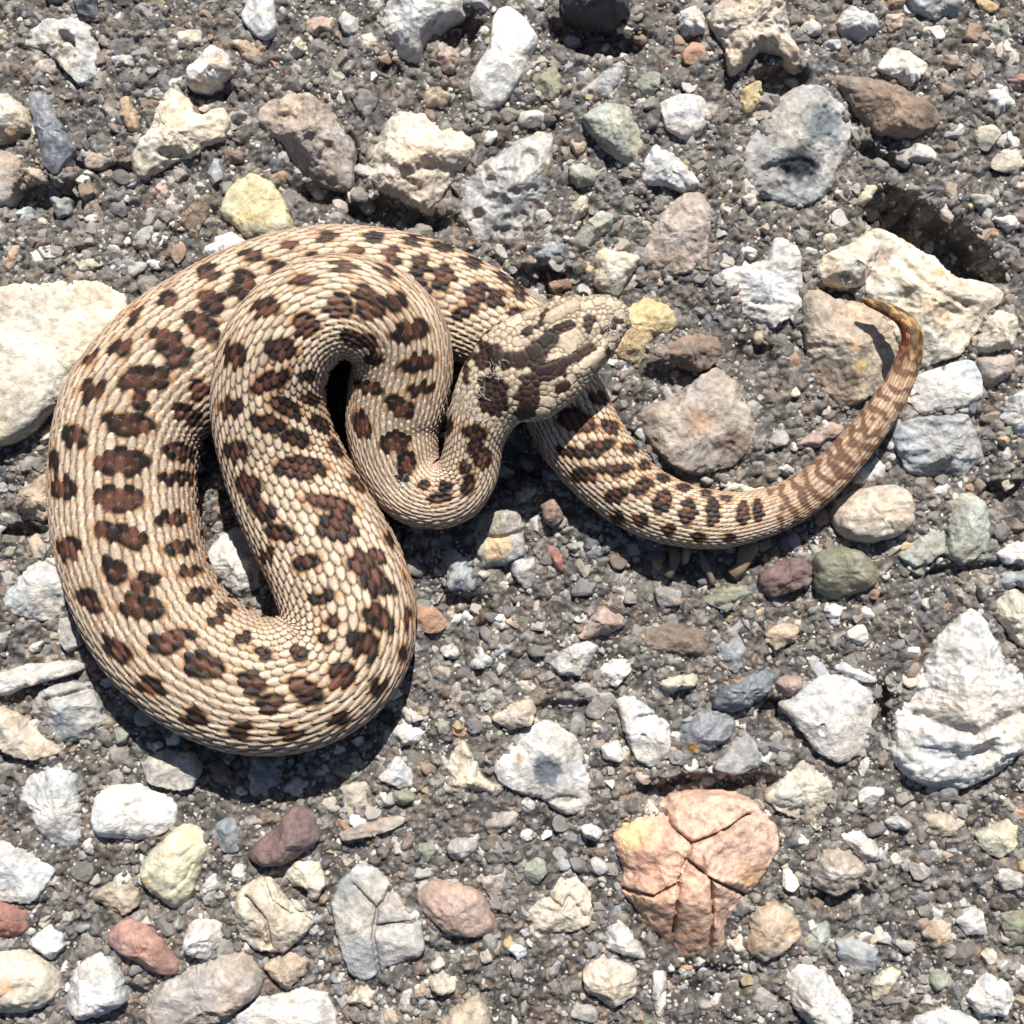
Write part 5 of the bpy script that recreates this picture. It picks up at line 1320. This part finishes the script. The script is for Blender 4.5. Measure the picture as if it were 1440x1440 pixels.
MAT_FIBRE = simple_mat("white_fibre", (.50, .49, .47), .7)
me = fibre_wisp("fibre_wisp", "", None, 2.4, 30, 5, pathline=[hz(390, 480), hz(430, 540), hz(420, 610), hz(340, 660), hz(310, 740), hz(290, 820), hz(280, 890)])
link("fibre_wisp", me, MAT_FIBRE, label="wisp of white cobweb fibres stuck across the back of the snake's head", cat="fibre")
me = fibre_wisp("fibre_wisp", "", None, 4, 14, 6, .10, .2, pathline=[hz(230, 980), hz(210, 1080), hz(260, 1180), hz(250, 1290)])
link("fibre_wisp", me, MAT_FIBRE, label="thin loose white threads on the snake's neck below the head", cat="fibre")
me = fibre_wisp("fibre_wisp", "", None, 3, 16, 8, .18, .36, pathline=[hz(1030, 380), hz(1080, 350), hz(1130, 370), hz(1000, 290)])
link("fibre_wisp", me, MAT_FIBRE, label="few fine pale threads caught on the snake's snout", cat="fibre")
me = fibre_wisp("fibre_wisp", "", (560, 684), 4, 14, 9, .2, .4)
link("fibre_wisp", me, MAT_FIBRE, label="tiny curled tuft of pale fibre at the bottom of the neck loop", cat="fibre")

MAT_DRY = simple_mat("dry_leaf", (.16, .12, .085), .8)


def scrap(pts, widths, name, label, mat, z0=10):
    """a narrow curled strip with thickness"""
    P = np.array(pts, float); m = len(P); VV = []
    for i in range(m):
        t_ = P[min(i + 1, m - 1)] - P[max(i - 1, 0)]; t_ = t_ / (np.hypot(*t_[:2]) + 1e-6); nrm = np.array([-t_[1], t_[0]])
        for q, (o, dz) in enumerate(((-1, 0), (-.3, 3.0), (.4, 2.2), (1, -1.5))):
            X, Y = W(P[i, 0] + nrm[0] * widths[i] * o, P[i, 1] + nrm[1] * widths[i] * o, P[i, 2])
            VV.append((float(X), float(Y), P[i, 2] + dz + .8 * math.sin(i * 1.7 + q)))
    n4 = 4; V_ = np.array(VV); Vb = V_ - np.array([0, 0, 1.4]); k_ = len(V_)
    ii_ = np.arange(m * n4).reshape(m, n4)
    F_ = np.stack([ii_[:-1, :-1], ii_[:-1, 1:], ii_[1:, 1:], ii_[1:, :-1]], -1).reshape(-1, 4)
    rim = [(ii_[i, 0], ii_[i + 1, 0], ii_[i + 1, 0] + k_, ii_[i, 0] + k_) for i in range(m - 1)] + [(ii_[i + 1, 3], ii_[i, 3], ii_[i, 3] + k_, ii_[i + 1, 3] + k_) for i in range(m - 1)]
    rim += [(ii_[0, j + 1], ii_[0, j], ii_[0, j] + k_, ii_[0, j + 1] + k_) for j in range(3)] + [(ii_[-1, j], ii_[-1, j + 1], ii_[-1, j + 1] + k_, ii_[-1, j] + k_) for j in range(3)]
    Fa = np.vstack([F_, F_[:, ::-1] + k_, np.array(rim)])
    me = build_mesh(name, np.vstack([V_, Vb]), Fa, 4)
    link(name, me, mat, label=label, cat="plant scrap")


scrap([(946, 770, 14), (950, 785, 11), (946, 800, 8), (940, 812, 5)], [6, 8, 5, 7], "plant_scrap", "leftmost dull brown leaf scrap hanging under the snake's tail bend", MAT_DRY)
scrap([(966, 768, 16), (965, 780, 13), (963, 792, 9)], [4, 6, 3], "plant_scrap", "tiny yellowish bud scrap between the leaf scraps under the tail bend", simple_mat("pale_bud", (.26, .21, .12)))
scrap([(985, 775, 14), (992, 795, 11), (1000, 812, 7), (1003, 822, 5)], [3, 6, 4, 6], "plant_scrap", "thin grey-brown leaf scrap in the middle of the group under the tail bend", MAT_DRY)
scrap([(1052, 762, 16), (1050, 780, 13), (1042, 798, 9), (1030, 810, 6)], [10, 12, 8, 10], "plant_scrap", "widest curled tan leaf scrap, rightmost under the tail bend", simple_mat("tan_leaf", (.22, .155, .10)))
